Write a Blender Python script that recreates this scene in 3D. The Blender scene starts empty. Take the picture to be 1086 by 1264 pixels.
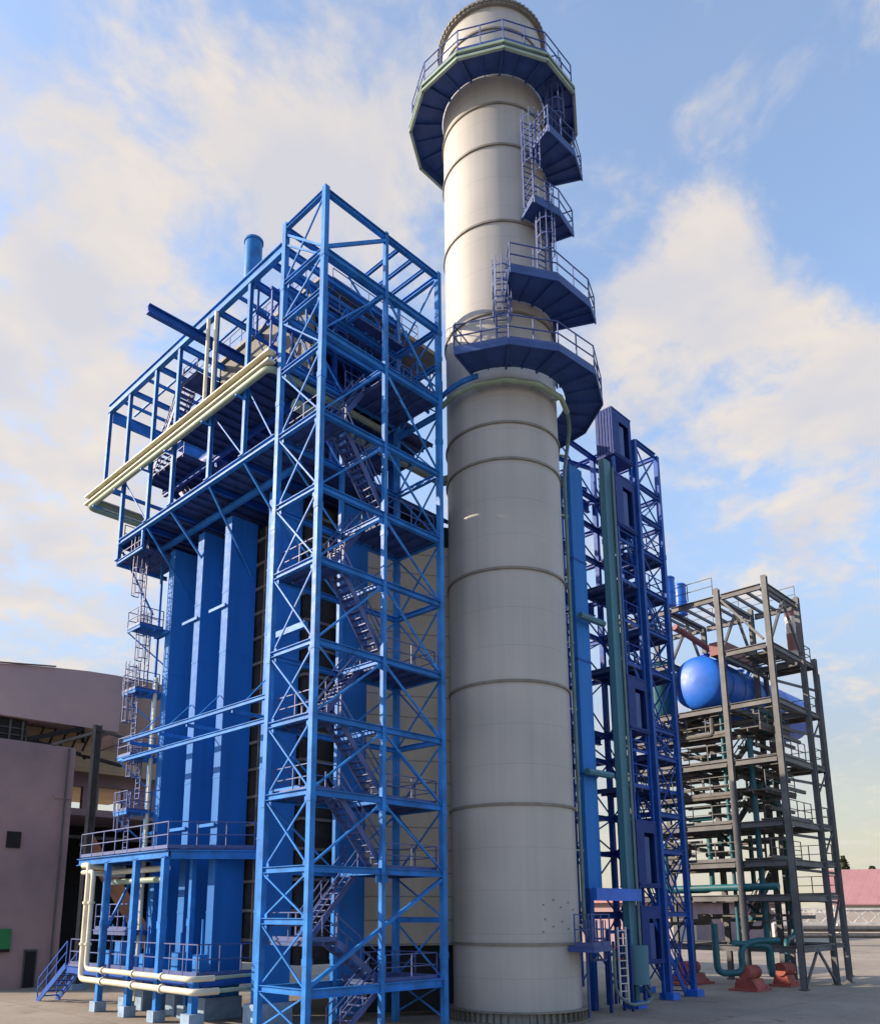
import bpy, math, random
from mathutils import Vector, Matrix
random.seed(7)
R = math.radians
scene = bpy.context.scene
col = scene.collection

# ------------------------------------------------------------------ materials
def _nt(name):
    m = bpy.data.materials.new(name); m.use_nodes = True
    nt = m.node_tree; b = nt.nodes['Principled BSDF']
    return m, nt, b
def N(nt, t, **k):
    n = nt.nodes.new(t)
    for a, v in k.items(): setattr(n, a, v)
    return n
def paint(name, c, rough=.45, var=.25, metallic=0., scale=.6, streak=False, spec=.5, dirt=None, bump=0.0, rust=0.0):
    """painted / plain surface with patchy tone, optional vertical rain streaks"""
    m, nt, b = _nt(name); L = nt.links.new
    tc = N(nt, 'ShaderNodeTexCoord'); mp = N(nt, 'ShaderNodeMapping')
    geo = N(nt, 'ShaderNodeNewGeometry')
    L(geo.outputs['Position'], mp.inputs['Vector'])
    if streak: mp.inputs['Scale'].default_value = (1.0, 1.0, .05)
    n1 = N(nt, 'ShaderNodeTexNoise'); n1.inputs['Scale'].default_value = scale; n1.inputs['Detail'].default_value = 7; n1.inputs['Roughness'].default_value = .62
    L(mp.outputs[0], n1.inputs['Vector'])
    r = N(nt, 'ShaderNodeValToRGB'); e = r.color_ramp.elements
    d = dirt or tuple(x*(1-var*1.5) for x in c)
    e[0].position = .3; e[0].color = (*d, 1)
    e[1].position = .7; e[1].color = (*[min(1, x*(1+var*.35)) for x in c], 1)
    L(n1.outputs['Fac'], r.inputs['Fac'])
    if rust:
        n4 = N(nt, 'ShaderNodeTexNoise'); n4.inputs['Scale'].default_value = 2.4; n4.inputs['Detail'].default_value = 9; n4.inputs['Roughness'].default_value = .72
        mp4 = N(nt, 'ShaderNodeMapping'); mp4.inputs['Scale'].default_value = (1, 1, .35); L(geo.outputs['Position'], mp4.inputs['Vector']); L(mp4.outputs[0], n4.inputs['Vector'])
        m4 = N(nt, 'ShaderNodeMapRange'); m4.inputs['From Min'].default_value = .60; m4.inputs['From Max'].default_value = .74; m4.inputs['To Max'].default_value = rust
        L(n4.outputs['Fac'], m4.inputs['Value'])
        x4 = N(nt, 'ShaderNodeMix', data_type='RGBA'); x4.inputs[7].default_value = (.13, .075, .06, 1)
        L(m4.outputs[0], x4.inputs[0]); L(r.outputs['Color'], x4.inputs[6]); L(x4.outputs[2], b.inputs['Base Color'])
    else: L(r.outputs['Color'], b.inputs['Base Color'])
    n2 = N(nt, 'ShaderNodeTexNoise'); n2.inputs['Scale'].default_value = 3.1; n2.inputs['Detail'].default_value = 4
    L(geo.outputs['Position'], n2.inputs['Vector'])
    mr = N(nt, 'ShaderNodeMapRange'); mr.inputs['To Min'].default_value = max(0, rough-.1); mr.inputs['To Max'].default_value = min(1, rough+.18)
    L(n2.outputs['Fac'], mr.inputs['Value']); L(mr.outputs[0], b.inputs['Roughness'])
    b.inputs['Metallic'].default_value = metallic
    b.inputs['Specular IOR Level'].default_value = spec
    if bump:
        bp = N(nt, 'ShaderNodeBump'); bp.inputs['Strength'].default_value = bump; bp.inputs['Distance'].default_value = .02
        L(n2.outputs['Fac'], bp.inputs['Height']); L(bp.outputs[0], b.inputs['Normal'])
    return m

def stack_mat():
    m, nt, b = _nt('stack_cladding'); L = nt.links.new
    geo = N(nt, 'ShaderNodeNewGeometry')
    mp = N(nt, 'ShaderNodeMapping'); mp.inputs['Scale'].default_value = (2.2, 2.2, .035)
    L(geo.outputs['Position'], mp.inputs['Vector'])
    n1 = N(nt, 'ShaderNodeTexNoise'); n1.inputs['Scale'].default_value = .8; n1.inputs['Detail'].default_value = 8; n1.inputs['Roughness'].default_value = .6
    L(mp.outputs[0], n1.inputs['Vector'])
    n2 = N(nt, 'ShaderNodeTexNoise'); n2.inputs['Scale'].default_value = .35; n2.inputs['Detail'].default_value = 6
    L(geo.outputs['Position'], n2.inputs['Vector'])
    mx = N(nt, 'ShaderNodeMix'); mx.inputs[0].default_value = .45
    L(n1.outputs['Fac'], mx.inputs[2]); L(n2.outputs['Fac'], mx.inputs[3])
    r = N(nt, 'ShaderNodeValToRGB'); e = r.color_ramp.elements
    e[0].position = .36; e[0].color = (.335, .335, .335, 1); e[1].position = .62; e[1].color = (.42, .415, .405, 1)
    L(mx.outputs[0], r.inputs['Fac'])
    # plate seams: horizontal joints every 1.6 m and faint vertical joints
    sep = N(nt, 'ShaderNodeSeparateXYZ'); L(geo.outputs['Position'], sep.inputs[0])
    dv = N(nt, 'ShaderNodeMath', operation='DIVIDE'); dv.inputs[1].default_value = 1.6; L(sep.outputs['Z'], dv.inputs[0])
    fr = N(nt, 'ShaderNodeMath', operation='FRACT'); L(dv.outputs[0], fr.inputs[0])
    lt = N(nt, 'ShaderNodeMath', operation='LESS_THAN'); lt.inputs[1].default_value = .018; L(fr.outputs[0], lt.inputs[0])
    ml = N(nt, 'ShaderNodeMath', operation='MULTIPLY'); ml.inputs[1].default_value = .22; L(lt.outputs[0], ml.inputs[0])
    dk = N(nt, 'ShaderNodeMix', data_type='RGBA', blend_type='MULTIPLY'); dk.inputs[7].default_value = (.3, .28, .26, 1)
    L(ml.outputs[0], dk.inputs[0]); L(r.outputs['Color'], dk.inputs[6]); L(dk.outputs[2], b.inputs['Base Color'])
    b.inputs['Roughness'].default_value = .55
    bp = N(nt, 'ShaderNodeBump'); bp.inputs['Strength'].default_value = .12; bp.inputs['Distance'].default_value = .05
    L(n2.outputs['Fac'], bp.inputs['Height']); L(bp.outputs[0], b.inputs['Normal'])
    return m

def clad_mat(name, c, pitch, dark=.45, axis='Z', dirt=.7):
    m, nt, b = _nt(name); L = nt.links.new
    geo = N(nt, 'ShaderNodeNewGeometry')
    sep = N(nt, 'ShaderNodeSeparateXYZ'); L(geo.outputs['Position'], sep.inputs[0])
    dv = N(nt, 'ShaderNodeMath', operation='DIVIDE'); dv.inputs[1].default_value = pitch; L(sep.outputs[axis], dv.inputs[0])
    fr = N(nt, 'ShaderNodeMath', operation='FRACT'); L(dv.outputs[0], fr.inputs[0])
    lt = N(nt, 'ShaderNodeMath', operation='LESS_THAN'); lt.inputs[1].default_value = .06; L(fr.outputs[0], lt.inputs[0])
    n1 = N(nt, 'ShaderNodeTexNoise'); n1.inputs['Scale'].default_value = .5; n1.inputs['Detail'].default_value = 8; n1.inputs['Roughness'].default_value = .65
    mp = N(nt, 'ShaderNodeMapping'); mp.inputs['Scale'].default_value = (1, 1, .25)
    L(geo.outputs['Position'], mp.inputs['Vector']); L(mp.outputs[0], n1.inputs['Vector'])
    r = N(nt, 'ShaderNodeValToRGB'); e = r.color_ramp.elements
    e[0].position = .3; e[0].color = (*[x*dirt for x in c], 1); e[1].position = .68; e[1].color = (*c, 1)
    L(n1.outputs['Fac'], r.inputs['Fac'])
    dk = N(nt, 'ShaderNodeMix', data_type='RGBA', blend_type='MULTIPLY'); dk.inputs[7].default_value = (dark, dark, dark, 1)
    L(lt.outputs[0], dk.inputs[0]); L(r.outputs['Color'], dk.inputs[6]); L(dk.outputs[2], b.inputs['Base Color'])
    b.inputs['Roughness'].default_value = .7
    bp = N(nt, 'ShaderNodeBump'); bp.inputs['Strength'].default_value = .4; bp.inputs['Distance'].default_value = .04
    L(fr.outputs[0], bp.inputs['Height']); L(bp.outputs[0], b.inputs['Normal'])
    return m

def ground_mat():
    m, nt, b = _nt('concrete_ground'); L = nt.links.new
    geo = N(nt, 'ShaderNodeNewGeometry')
    n1 = N(nt, 'ShaderNodeTexNoise'); n1.inputs['Scale'].default_value = .18; n1.inputs['Detail'].default_value = 10; n1.inputs['Roughness'].default_value = .65
    n2 = N(nt, 'ShaderNodeTexNoise'); n2.inputs['Scale'].default_value = 7; n2.inputs['Detail'].default_value = 6
    L(geo.outputs['Position'], n1.inputs['Vector']); L(geo.outputs['Position'], n2.inputs['Vector'])
    mx = N(nt, 'ShaderNodeMix'); mx.inputs[0].default_value = .3; L(n1.outputs['Fac'], mx.inputs[2]); L(n2.outputs['Fac'], mx.inputs[3])
    r = N(nt, 'ShaderNodeValToRGB'); e = r.color_ramp.elements
    e[0].position = .32; e[0].color = (.19, .165, .14, 1); e[1].position = .66; e[1].color = (.34, .295, .245, 1)
    L(mx.outputs[0], r.inputs['Fac'])
    n3 = N(nt, 'ShaderNodeTexNoise'); n3.inputs['Scale'].default_value = .55; n3.inputs['Detail'].default_value = 5; n3.inputs['Distortion'].default_value = 1.2
    L(geo.outputs['Position'], n3.inputs['Vector'])
    st_ = N(nt, 'ShaderNodeMapRange'); st_.inputs['From Min'].default_value = .60; st_.inputs['From Max'].default_value = .72; L(n3.outputs['Fac'], st_.inputs['Value'])
    sm_ = N(nt, 'ShaderNodeMix', data_type='RGBA', blend_type='MULTIPLY'); sm_.inputs[7].default_value = (.55, .52, .5, 1)
    L(st_.outputs[0], sm_.inputs[0]); L(r.outputs['Color'], sm_.inputs[6])
    br = N(nt, 'ShaderNodeTexBrick'); br.inputs['Scale'].default_value = 1; br.inputs['Mortar Size'].default_value = .02
    br.inputs['Brick Width'].default_value = 5; br.inputs['Row Height'].default_value = 5; br.offset = 0
    br.inputs['Color1'].default_value = (1, 1, 1, 1); br.inputs['Color2'].default_value = (.93, .93, .93, 1); br.inputs['Mortar'].default_value = (.45, .45, .45, 1)
    L(geo.outputs['Position'], br.inputs['Vector'])
    dk = N(nt, 'ShaderNodeMix', data_type='RGBA', blend_type='MULTIPLY'); dk.inputs[0].default_value = 1
    L(sm_.outputs[2], dk.inputs[6]); L(br.outputs['Color'], dk.inputs[7]); L(dk.outputs[2], b.inputs['Base Color'])
    b.inputs['Roughness'].default_value = .85
    bp = N(nt, 'ShaderNodeBump'); bp.inputs['Strength'].default_value = .3; bp.inputs['Distance'].default_value = .02
    L(n2.outputs['Fac'], bp.inputs['Height']); L(bp.outputs[0], b.inputs['Normal'])
    return m

BLUE = paint('blue_steel_paint', (.034, .22, .66), .42, .3, scale=1.3, spec=.15, rust=.45)
BLUED = paint('deep_blue_steel_paint', (.012, .085, .40), .45, .22, scale=.9, spec=.25, rust=.45)
WEB = paint('blue_web_paint', (.028, .190, .60), .5, .25, scale=.5, streak=True, spec=.15, rust=.45)
RAIL = paint('violet_blue_rail', (.052, .092, .28), .5, .25, scale=2)
NAVY = paint('navy_platform_paint', (.030, .080, .29), .5, .25, scale=1.2)
GRATE = paint('dark_floor_grating', (.036, .080, .25), .6, .3, scale=2.5)
OLIVE = paint('olive_pipe_lagging', (.26, .26, .13), .6, .2, scale=1.5)
GWALL = clad_mat('dark_grey_cladding', (.12, .125, .115), .5, .6, 'Y')
CREAM = paint('cream_pipe_lagging', (.64, .62, .50), .5, .15, scale=1.5)
GREEN = paint('pale_green_pipe_paint', (.28, .38, .30), .45, .2, scale=1.2)
RUNG = paint('grey_green_pipe_paint', (.12, .21, .22), .5, .25, scale=1.2)
TEAL = paint('teal_pipe_paint', (.060, .20, .28), .45, .25, scale=.9, streak=True)
TEALD = paint('dark_teal_pipe_paint', (.015, .13, .17), .45, .25, scale=.9)
VIOLET = paint('violet_blue_cabin_paint', (.013, .046, .23), .5, .2, scale=.8, spec=.2)
BRIGHT = paint('bright_blue_vessel_paint', (.012, .15, .72), .42, .22, scale=.8)
GREY = paint('grey_frame_paint', (.135, .145, .165), .55, .3, scale=.9, rust=.3)
GREYG = paint('grey_frame_grating', (.14, .135, .13), .7, .3, scale=2)
RED = paint('red_oxide_paint', (.42, .10, .085), .6, .3, scale=1.5)
PINK = paint('pinkish_duct_paint', (.27, .11, .115), .6, .25, scale=1.2)
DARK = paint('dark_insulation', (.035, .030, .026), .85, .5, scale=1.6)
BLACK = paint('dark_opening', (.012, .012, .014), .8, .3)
STIFF = paint('weathered_casing_rib', (.20, .17, .14), .7, .4, scale=2)
CONC = paint('concrete_block', (.36, .35, .33), .85, .25, scale=2, bump=.2)
FOOT = paint('pale_blue_footing', (.27, .40, .58), .7, .25, scale=2)
STACK = stack_mat()
RING = paint('stack_ring_paint', (.22, .21, .185), .55, .25, scale=2)
HOOD = clad_mat('beige_profiled_cladding', (.44, .40, .33), .92, .55)
ROOFU = clad_mat('grey_roof_sheet', (.24, .245, .23), .5, .6, 'Y')
WALL1 = paint('dusty_mauve_render', (.37, .255, .265), .9, .18, scale=.22, dirt=(.22, .175, .20), bump=.15)
WALL2 = clad_mat('ochre_siding', (.50, .37, .22), .45, .7, 'Z', .75)
SHEDR = clad_mat('pink_shed_roof', (.40, .205, .22), 1.6, .8, 'Y', .85)
SHEDW = paint('pale_shed_wall', (.5, .46, .44), .8, .2, scale=.1)
WHITE = paint('white_truss_paint', (.75, .73, .70), .6, .25, scale=1)
CHR = paint('chimney_red_band', (.50, .11, .09), .7, .2)
CHW = paint('chimney_white_band', (.62, .58, .55), .7, .2)
POST = paint('grey_mast_paint', (.10, .10, .105), .6, .3, scale=2)
SIGNG = paint('green_sign_panel', (.02, .22, .08), .5, .15)
LEAF = paint('dark_foliage', (.045, .06, .02), .8, .5, scale=3)
BARK = paint('bark', (.08, .06, .04), .9, .4, scale=4)
ORANGE = paint('rusty_orange_steel', (.40, .19, .10), .7, .3, scale=1.5)
GROUND = ground_mat()

# ------------------------------------------------------------------ mesh builder
# The boiler group is drawn in drawing units: one unit is UNIT metres and the yard lies DATUM units below drawing zero.
UNIT, DATUM, DRAW = .79, 1.063, False
ORIGIN = {}

class MB:
    def __init__(s): s.v = []; s.f = []; s.sm = []
    def add(s, vs, fs, smooth=False):
        o = len(s.v); s.v += [tuple(v) for v in vs]
        s.f += [tuple(i+o for i in f) for f in fs]; s.sm += [smooth]*len(fs)
        return s
    def box(s, x0, x1, y0, y1, z0, z1):
        return s.add([(x0,y0,z0),(x1,y0,z0),(x1,y1,z0),(x0,y1,z0),(x0,y0,z1),(x1,y0,z1),(x1,y1,z1),(x0,y1,z1)],
                     [(3,2,1,0),(4,5,6,7),(0,1,5,4),(1,2,6,5),(2,3,7,6),(3,0,4,7)])
    def frame(s, p, q, side=None):
        p, q = Vector(p), Vector(q); d = (q-p).normalized()
        ref = Vector(side) if side else (Vector((0,0,1)) if abs(d.z) < .98 else Vector((1,0,0)))
        a = d.cross(ref).normalized(); b = a.cross(d).normalized()
        return p, q, a, b
    def bar(s, p, q, w=.1, h=None, off=(0,0), side=None):
        h = w if h is None else h
        p, q, a, b = s.frame(p, q, side); o = a*off[0]+b*off[1]
        c = [(-w/2,-h/2),(w/2,-h/2),(w/2,h/2),(-w/2,h/2)]
        vs = [e+o+a*x+b*y for e in (p,q) for x,y in c]
        return s.add(vs, [(3,2,1,0),(4,5,6,7),(0,1,5,4),(1,2,6,5),(2,3,7,6),(3,0,4,7)])
    def ibeam(s, p, q, w, h, t=None, side=None):
        t = t or max(.03, h*.1)
        s.bar(p, q, w, t, (0, h/2-t/2), side); s.bar(p, q, w, t, (0, -h/2+t/2), side)
        s.bar(p, q, t, h-2*t, (0,0), side); return s
    def tube(s, pts, r, n=10, close=False, caps=True):
        pts = [Vector(p) for p in pts]; m = len(pts); rings = []
        prev = None
        for i, p in enumerate(pts):
            if close: d = (pts[(i+1)%m]-pts[i-1]).normalized()
            else: d = ((pts[min(i+1,m-1)]-pts[max(i-1,0)])).normalized()
            if prev is None:
                ref = Vector((0,0,1)) if abs(d.z) < .9 else Vector((1,0,0)); a = d.cross(ref).normalized()
            else: a = (prev - d*prev.dot(d)).normalized()
            prev = a; b = d.cross(a)
            rings.append([p + (a*math.cos(2*math.pi*k/n)+b*math.sin(2*math.pi*k/n))*r for k in range(n)])
        vs = [v for rg in rings for v in rg]; fs = []
        for i in range(m if close else m-1):
            for k in range(n):
                j = (i+1) % m
                fs.append((i*n+k, i*n+(k+1)%n, j*n+(k+1)%n, j*n+k))
        s.add(vs, fs, True)
        if caps and not close:
            s.add(rings[0], [tuple(range(n-1,-1,-1))]); s.add(rings[-1], [tuple(range(n))])
        return s
    def lathe(s, c, prof, n=64, smooth=True, a0=0, a1=2*math.pi, closed_prof=False):
        full = abs(a1-a0-2*math.pi) < 1e-6; cnt = n if full else n+1
        vs = []; k = len(prof)
        for i in range(cnt):
            a = a0+(a1-a0)*i/n
            for r, z in prof: vs.append((c[0]+r*math.cos(a), c[1]+r*math.sin(a), c[2]+z))
        fs = []
        for i in range(n):
            j = (i+1) % cnt
            for q in range(k if closed_prof else k-1):
                w = (q+1) % k
                fs.append((i*k+q, j*k+q, j*k+w, i*k+w))
        return s.add(vs, fs, smooth)
    def prism(s, poly, z0, z1):
        n = len(poly); ar = sum(poly[i][0]*poly[(i+1)%n][1]-poly[(i+1)%n][0]*poly[i][1] for i in range(n))
        if ar < 0: poly = poly[::-1]
        vs = [(x,y,z0) for x,y in poly]+[(x,y,z1) for x,y in poly]
        return s.add(vs, [tuple(range(n-1,-1,-1)), tuple(range(n,2*n))]+[(i,(i+1)%n,n+(i+1)%n,n+i) for i in range(n)])
    def build(s, name, mat, parent=None, loc=None):
        me = bpy.data.meshes.new(name); me.from_pydata(s.v, [], s.f)
        me.polygons.foreach_set('use_smooth', s.sm)
        me.materials.append(mat); me.update()
        if any(s.sm):
            try: me.set_sharp_from_angle(angle=R(40))
            except Exception: pass
        o = bpy.data.objects.new(name, me); col.objects.link(o)
        if parent:
            o.parent = parent
            if parent.type == 'EMPTY': o.matrix_parent_inverse = Matrix.Translation(-Vector(ORIGIN[parent.name]))
        elif DRAW:
            me.transform(Matrix.Translation((0, 0, DATUM)) ); me.transform(Matrix.Scale(UNIT, 4))
        return o
def tag(o, label, cat=None, group=None, kind=None):
    o['label'] = label
    if cat: o['category'] = cat
    if group: o['group'] = group
    if kind: o['kind'] = kind
    return o
def thing(name, loc, label, cat, group=None):
    o = bpy.data.objects.new(name, None); o.empty_display_size = .5; col.objects.link(o)
    if DRAW:
        o.location = (loc[0]*UNIT, loc[1]*UNIT, (loc[2]+DATUM)*UNIT); o.scale = (UNIT,)*3
    else: o.location = loc
    ORIGIN[o.name] = tuple(loc)
    return tag(o, label, cat, group)

def bend(pts, r=.35, n=6):
    """round the inner corners of a polyline"""
    P = [Vector(p) for p in pts]; out = [P[0]]
    for i in range(1, len(P)-1):
        a = (P[i-1]-P[i]); b = (P[i+1]-P[i]); rr = min(r, a.length*.45, b.length*.45)
        p0 = P[i]+a.normalized()*rr; p2 = P[i]+b.normalized()*rr
        for k in range(n+1):
            t = k/n; out.append(p0*(1-t)**2 + P[i]*2*t*(1-t) + p2*t*t)
    out.append(P[-1]); return out

def rail(parent, pts, z=0, h=1.1, mat=None, sp=1.3, name='guardrail', toe=True, t=.042, close=False):
    m = MB(); P = [Vector((p[0], p[1], (p[2] if len(p) > 2 else 0)+z)) for p in pts]
    if close: P.append(P[0])
    for i, (a, b) in enumerate(zip(P[:-1], P[1:])):
        L = (b-a).length
        if L < .05: continue
        n = max(1, round(L/sp))
        for k in range(0 if i == 0 else 1, n if close and i == len(P)-2 else n+1):
            q = a+(b-a)*k/n; m.bar(q, q+Vector((0,0,h)), t*1.1)
        for hh in (h, h*.52): m.bar(a+Vector((0,0,hh)), b+Vector((0,0,hh)), t)
        if toe: m.bar(a+Vector((0,0,.07)), b+Vector((0,0,.07)), .02, .14)
    return m.build(name, mat or RAIL, parent)

def stair(parent, lo, hi, w=.9, mat=None, rmat=None):
    """straight flight from lo to hi (both centre points at nosing level)"""
    lo, hi = Vector(lo), Vector(hi); d = hi-lo; hd = Vector((d.x, d.y, 0)); run = hd.length; hn = hd.normalized()
    s = Vector((-hn.y, hn.x, 0)); m = MB(); n = max(2, round(d.z/.26))
    for sg in (-1, 1): m.bar(lo+s*sg*w/2+Vector((0,0,-.06)), hi+s*sg*w/2+Vector((0,0,-.06)), .05, .26)
    for k in range(n):
        c = lo + d*((k+.5)/n); c.z = lo.z+d.z*(k+1)/n-.05
        m.bar(c-s*(w/2-.03), c+s*(w/2-.03), .24, .045)
    o = m.build('stair_flight', mat or RAIL, parent)
    r = MB(); U = Vector((0,0,1))
    for sg in (-1, 1):
        a, b = lo+s*sg*w/2, hi+s*sg*w/2; kk = max(2, round(run/1.1))
        for k in range(kk+1):
            q = a+(b-a)*k/kk; r.bar(q, q+U*1.0, .045)
        r.bar(a+U, b+U, .05); r.bar(a+U*.55, b+U*.55, .04)
    r.build('handrail', rmat or RAIL, o)
    return o

def deck(parent, x0, x1, y0, y1, z, mat=None, joist=True, name='floor_deck', t=.06, along='Y'):
    m = MB().box(x0, x1, y0, y1, z-t, z)
    if joist:
        if along == 'Y':
            n = max(2, int((x1-x0)/.75))
            for k in range(n+1):
                x = x0+.07+(x1-x0-.14)*k/n; m.box(x-.035, x+.035, y0+.01, y1-.01, z-t-.16, z-t-.002)
        else:
            n = max(2, int((y1-y0)/.75))
            for k in range(n+1):
                y = y0+.07+(y1-y0-.14)*k/n; m.box(x0+.01, x1-.01, y-.035, y+.035, z-t-.16, z-t-.002)
    return m.build(name, mat or GRATE, parent)

def hcol(parent, x, y, z0, z1, w=.36, d=None, mat=None, name='column'):
    d = d or w; m = MB(); t = .045
    m.box(x-w/2, x-w/2+t, y-d/2, y+d/2, z0, z1); m.box(x+w/2-t, x+w/2, y-d/2, y+d/2, z0, z1)
    m.box(x-w/2+t, x+w/2-t, y-t/2, y+t/2, z0, z1)
    m.box(x-w/2-.08, x+w/2+.08, y-d/2-.08, y+d/2+.08, z0, z0+.05)
    return m.build(name, mat or BLUE, parent)
def boxcol(parent, x, y, z0, z1, w=.34, d=None, mat=None, name='column'):
    d = d or w
    m = MB().box(x-w/2, x+w/2, y-d/2, y+d/2, z0, z1)
    z = z0+3
    while z < z1-1:                                     # splice collars
        m.box(x-w/2-.02, x+w/2+.02, y-d/2-.02, y+d/2+.02, z, z+.28); z += 6.5
    return m.build(name, mat or BLUE, parent)

def ladder(parent, x, y, z0, z1, ang, cage=True, w=.5, mat=None, cz=None):
    """ang = outward direction of the wall the ladder stands on"""
    mt = mat or RAIL
    o = Vector((math.cos(ang), math.sin(ang), 0)); s = Vector((-o.y, o.x, 0)); m = MB(); b = Vector((x, y, 0))
    for sg in (-1, 1): m.bar(b+s*sg*w/2+Vector((0,0,z0)), b+s*sg*w/2+Vector((0,0,z1)), .06)
    z = z0+.2
    while z < z1:
        m.bar(b-s*w/2+Vector((0,0,z)), b+s*w/2+Vector((0,0,z)), .035); z += .3
    ob = m.build('ladder', mt, parent)
    if cage:
        c = MB(); zc = z0+2.1 if cz is None else cz; r = .40; cc = b+o*.34
        angs = [math.atan2(o.y, o.x)+R(a) for a in (-120, -80, -40, 0, 40, 80, 120)]
        pt = [cc+Vector((math.cos(a)*r, math.sin(a)*r, 0)) for a in angs]
        z = zc
        while z <= z1+.01:
            for p, q in zip(pt[:-1], pt[1:]): c.bar(p+Vector((0,0,z)), q+Vector((0,0,z)), .02, .06)
            z += .8
        for p in pt[::1]: c.bar(p+Vector((0,0,zc)), p+Vector((0,0,z1)), .03)
        c.build('safety_cage', mt, ob)
    return ob

# ------------------------------------------------------------------ ground
g = MB().box(-2500, 3000, -2500, 3000, -.5, 0).build('ground', GROUND)
tag(g, 'wide bare concrete yard under the plant', kind='structure')
pad = MB().box(17.3, 31.5, 20.2, 38.5, .004, .02).build('pavement', paint('darker_concrete_pad', (.25, .225, .195), .85, .25, scale=.6, bump=.2))
tag(pad, 'slightly raised concrete pad under the boiler', kind='structure')

# ------------------------------------------------------------------ 1 exhaust stack
SX, SY, SR = 26.73, 21.0, 2.5
st = thing('exhaust_stack', (SX, SY, 0), 'tall grey-beige cylindrical chimney with navy galleries, standing before the blue steel', 'chimney')
MB().lathe((SX,SY,0), [(SR,.02),(SR,46.9),(SR-.06,46.9),(SR-.06,.02)], 96, True, closed_prof=True).build('shell', STACK, st)
for z in (2.85, 8.06, 12.94, 17.7, 22.6, 24.3, 29.67, 34.4, 38.57, 40.9, 45.3):
    MB().lathe((SX,SY,z), [(SR+.003,-.055),(SR+.07,-.055),(SR+.07,.045),(SR+.003,.045)], 96, True, closed_prof=True).build('stiffener_ring', RING, st)
MB().lathe((SX,SY,46.75), [(SR+.003,-.1),(SR+.17,-.1),(SR+.17,.22),(SR-.06,.22),(SR-.06,.16),(SR+.003,.16)], 96, True, closed_prof=True).build('top_rim', RING, st)
tb = MB()
for k in range(72):
    a = 2*math.pi*k/72; c, s_ = math.cos(a), math.sin(a)
    tb.bar((SX+c*(SR+.171), SY+s_*(SR+.171), 46.8), (SX+c*(SR+.25), SY+s_*(SR+.25), 46.8), .09, .18)
tb.lathe((SX,SY,46.8), [(SR+.22,-.02),(SR+.25,-.02),(SR+.25,.02),(SR+.22,.02)], 72, True, closed_prof=True).build('rim_lugs', RING, st)
for k in range(11):
    a = R(-118+(k*37)%46); z = 3.3+((k*53)%100)/100*1.5
    MB().bar((SX+math.cos(a)*(SR-.01), SY+math.sin(a)*(SR-.01), z), (SX+math.cos(a)*(SR+.04), SY+math.sin(a)*(SR+.04), z), .05).build('sampling_stud', RING, st)
fl = MB().lathe((SX,SY,0), [(SR+.004,.42),(SR+.24,.42),(SR+.24,.47),(SR+.004,.47)], 96, True, closed_prof=True)
fl.lathe((SX,SY,0), [(SR+.004,.006),(SR+.26,.006),(SR+.26,.06),(SR+.004,.06)], 96, True, closed_prof=True)
for k in range(60):
    a = 2*math.pi*k/60; c, s_ = math.cos(a), math.sin(a)
    fl.bar((SX+c*(SR+.02), SY+s_*(SR+.02), .24), (SX+c*(SR+.2), SY+s_*(SR+.2), .24), .035, .355)
fl.build('base_flange', RING, st)
def pol(a, r): return (SX+r*math.cos(R(a)), SY+r*math.sin(R(a)))
def sector(name, angs, ro, z, t=.35, ri=None, closed=False, mat=NAVY, railh=1.15, ends=True, fascia=None):
    """stack platform: polygonal sector slab with radial brackets, rail and fascia"""
    ri = ri or SR+.06; m = MB(); n = len(angs); rings = list(zip(angs, angs[1:]+([angs[0]+360] if closed else [])))
    for a, b in rings[:n if closed else n-1]:
        sub = 4
        inner = [pol(a+(b-a)*k/sub, ri) for k in range(sub+1)]
        poly = inner + [pol(b, ro), pol(a, ro)]
        m.prism(poly, z+t-.08, z+t)
        # deep edge beam
        p, q = pol(a, ro-.03), pol(b, ro-.03)
        m.bar((*p, z+t/2-.04), (*q, z+t/2-.04), .06, t-.09)
        mid = pol((a+b)/2, (ro*math.cos(R((b-a)/2)))-.05)
        m.bar((*pol((a+b)/2, ri), z+t-.12), (*mid, z+t-.12), .05, .07)
    for a in angs: m.bar((*pol(a, ri), z+t-.15), (*pol(a, ro-.07), z+t-.15), .08, .135)
    o = m.build(name, mat, st)
    pts = [pol(a, ro-.05) for a in angs]
    if ends and not closed: pts = [pol(angs[0], ri+.3)]+pts+[pol(angs[-1], ri+.3)]
    rail(o, pts, z+t, railh, NAVY if name == 'top_gallery' else RAIL, 1.2, close=closed)
    if fascia:
        f = MB(); seq = [pol(a, ro+.05) for a in angs]+([pol(angs[0], ro+.05)] if closed else [])
        for p, q in zip(seq[:-1], seq[1:]):
            d = Vector((q[0]-p[0], q[1]-p[1], 0)).normalized()*.02
            for dz in fascia: f.bar((p[0]-d.x, p[1]-d.y, z+dz), (q[0]+d.x, q[1]+d.y, z+dz), .12, .13)
        f.build('edge_trim', GREEN, o)
    return o
sector('top_gallery', [-134+30*k for k in range(12)], 4.1, 42.0, .62, closed=True, fascia=(.05, .38))
sector('platform', [-106, -80, -60], 4.2, 38.0, .32)
sector('platform', [-115, -92, -70], 3.75, 34.4, .32)
sector('platform', [-135, -107, -77, -62], 4.45, 30.0, .32)
sector('platform', [-166, -137, -110, -80, -51, -22, 5], 4.6, 26.45, .28, ri=2.9)
MB().lathe((SX,SY,26.3), [(3.0,-.1),(3.1,-.1),(3.1,.12),(3.0,.12)], 24, False, R(-215), R(-160), True).build('ring_beam', BLUE, st)
br_ = MB(); br_.bar((22.45, 22.6, 26.5), (24.35, 22.9, 26.5), .9, .08)
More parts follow.
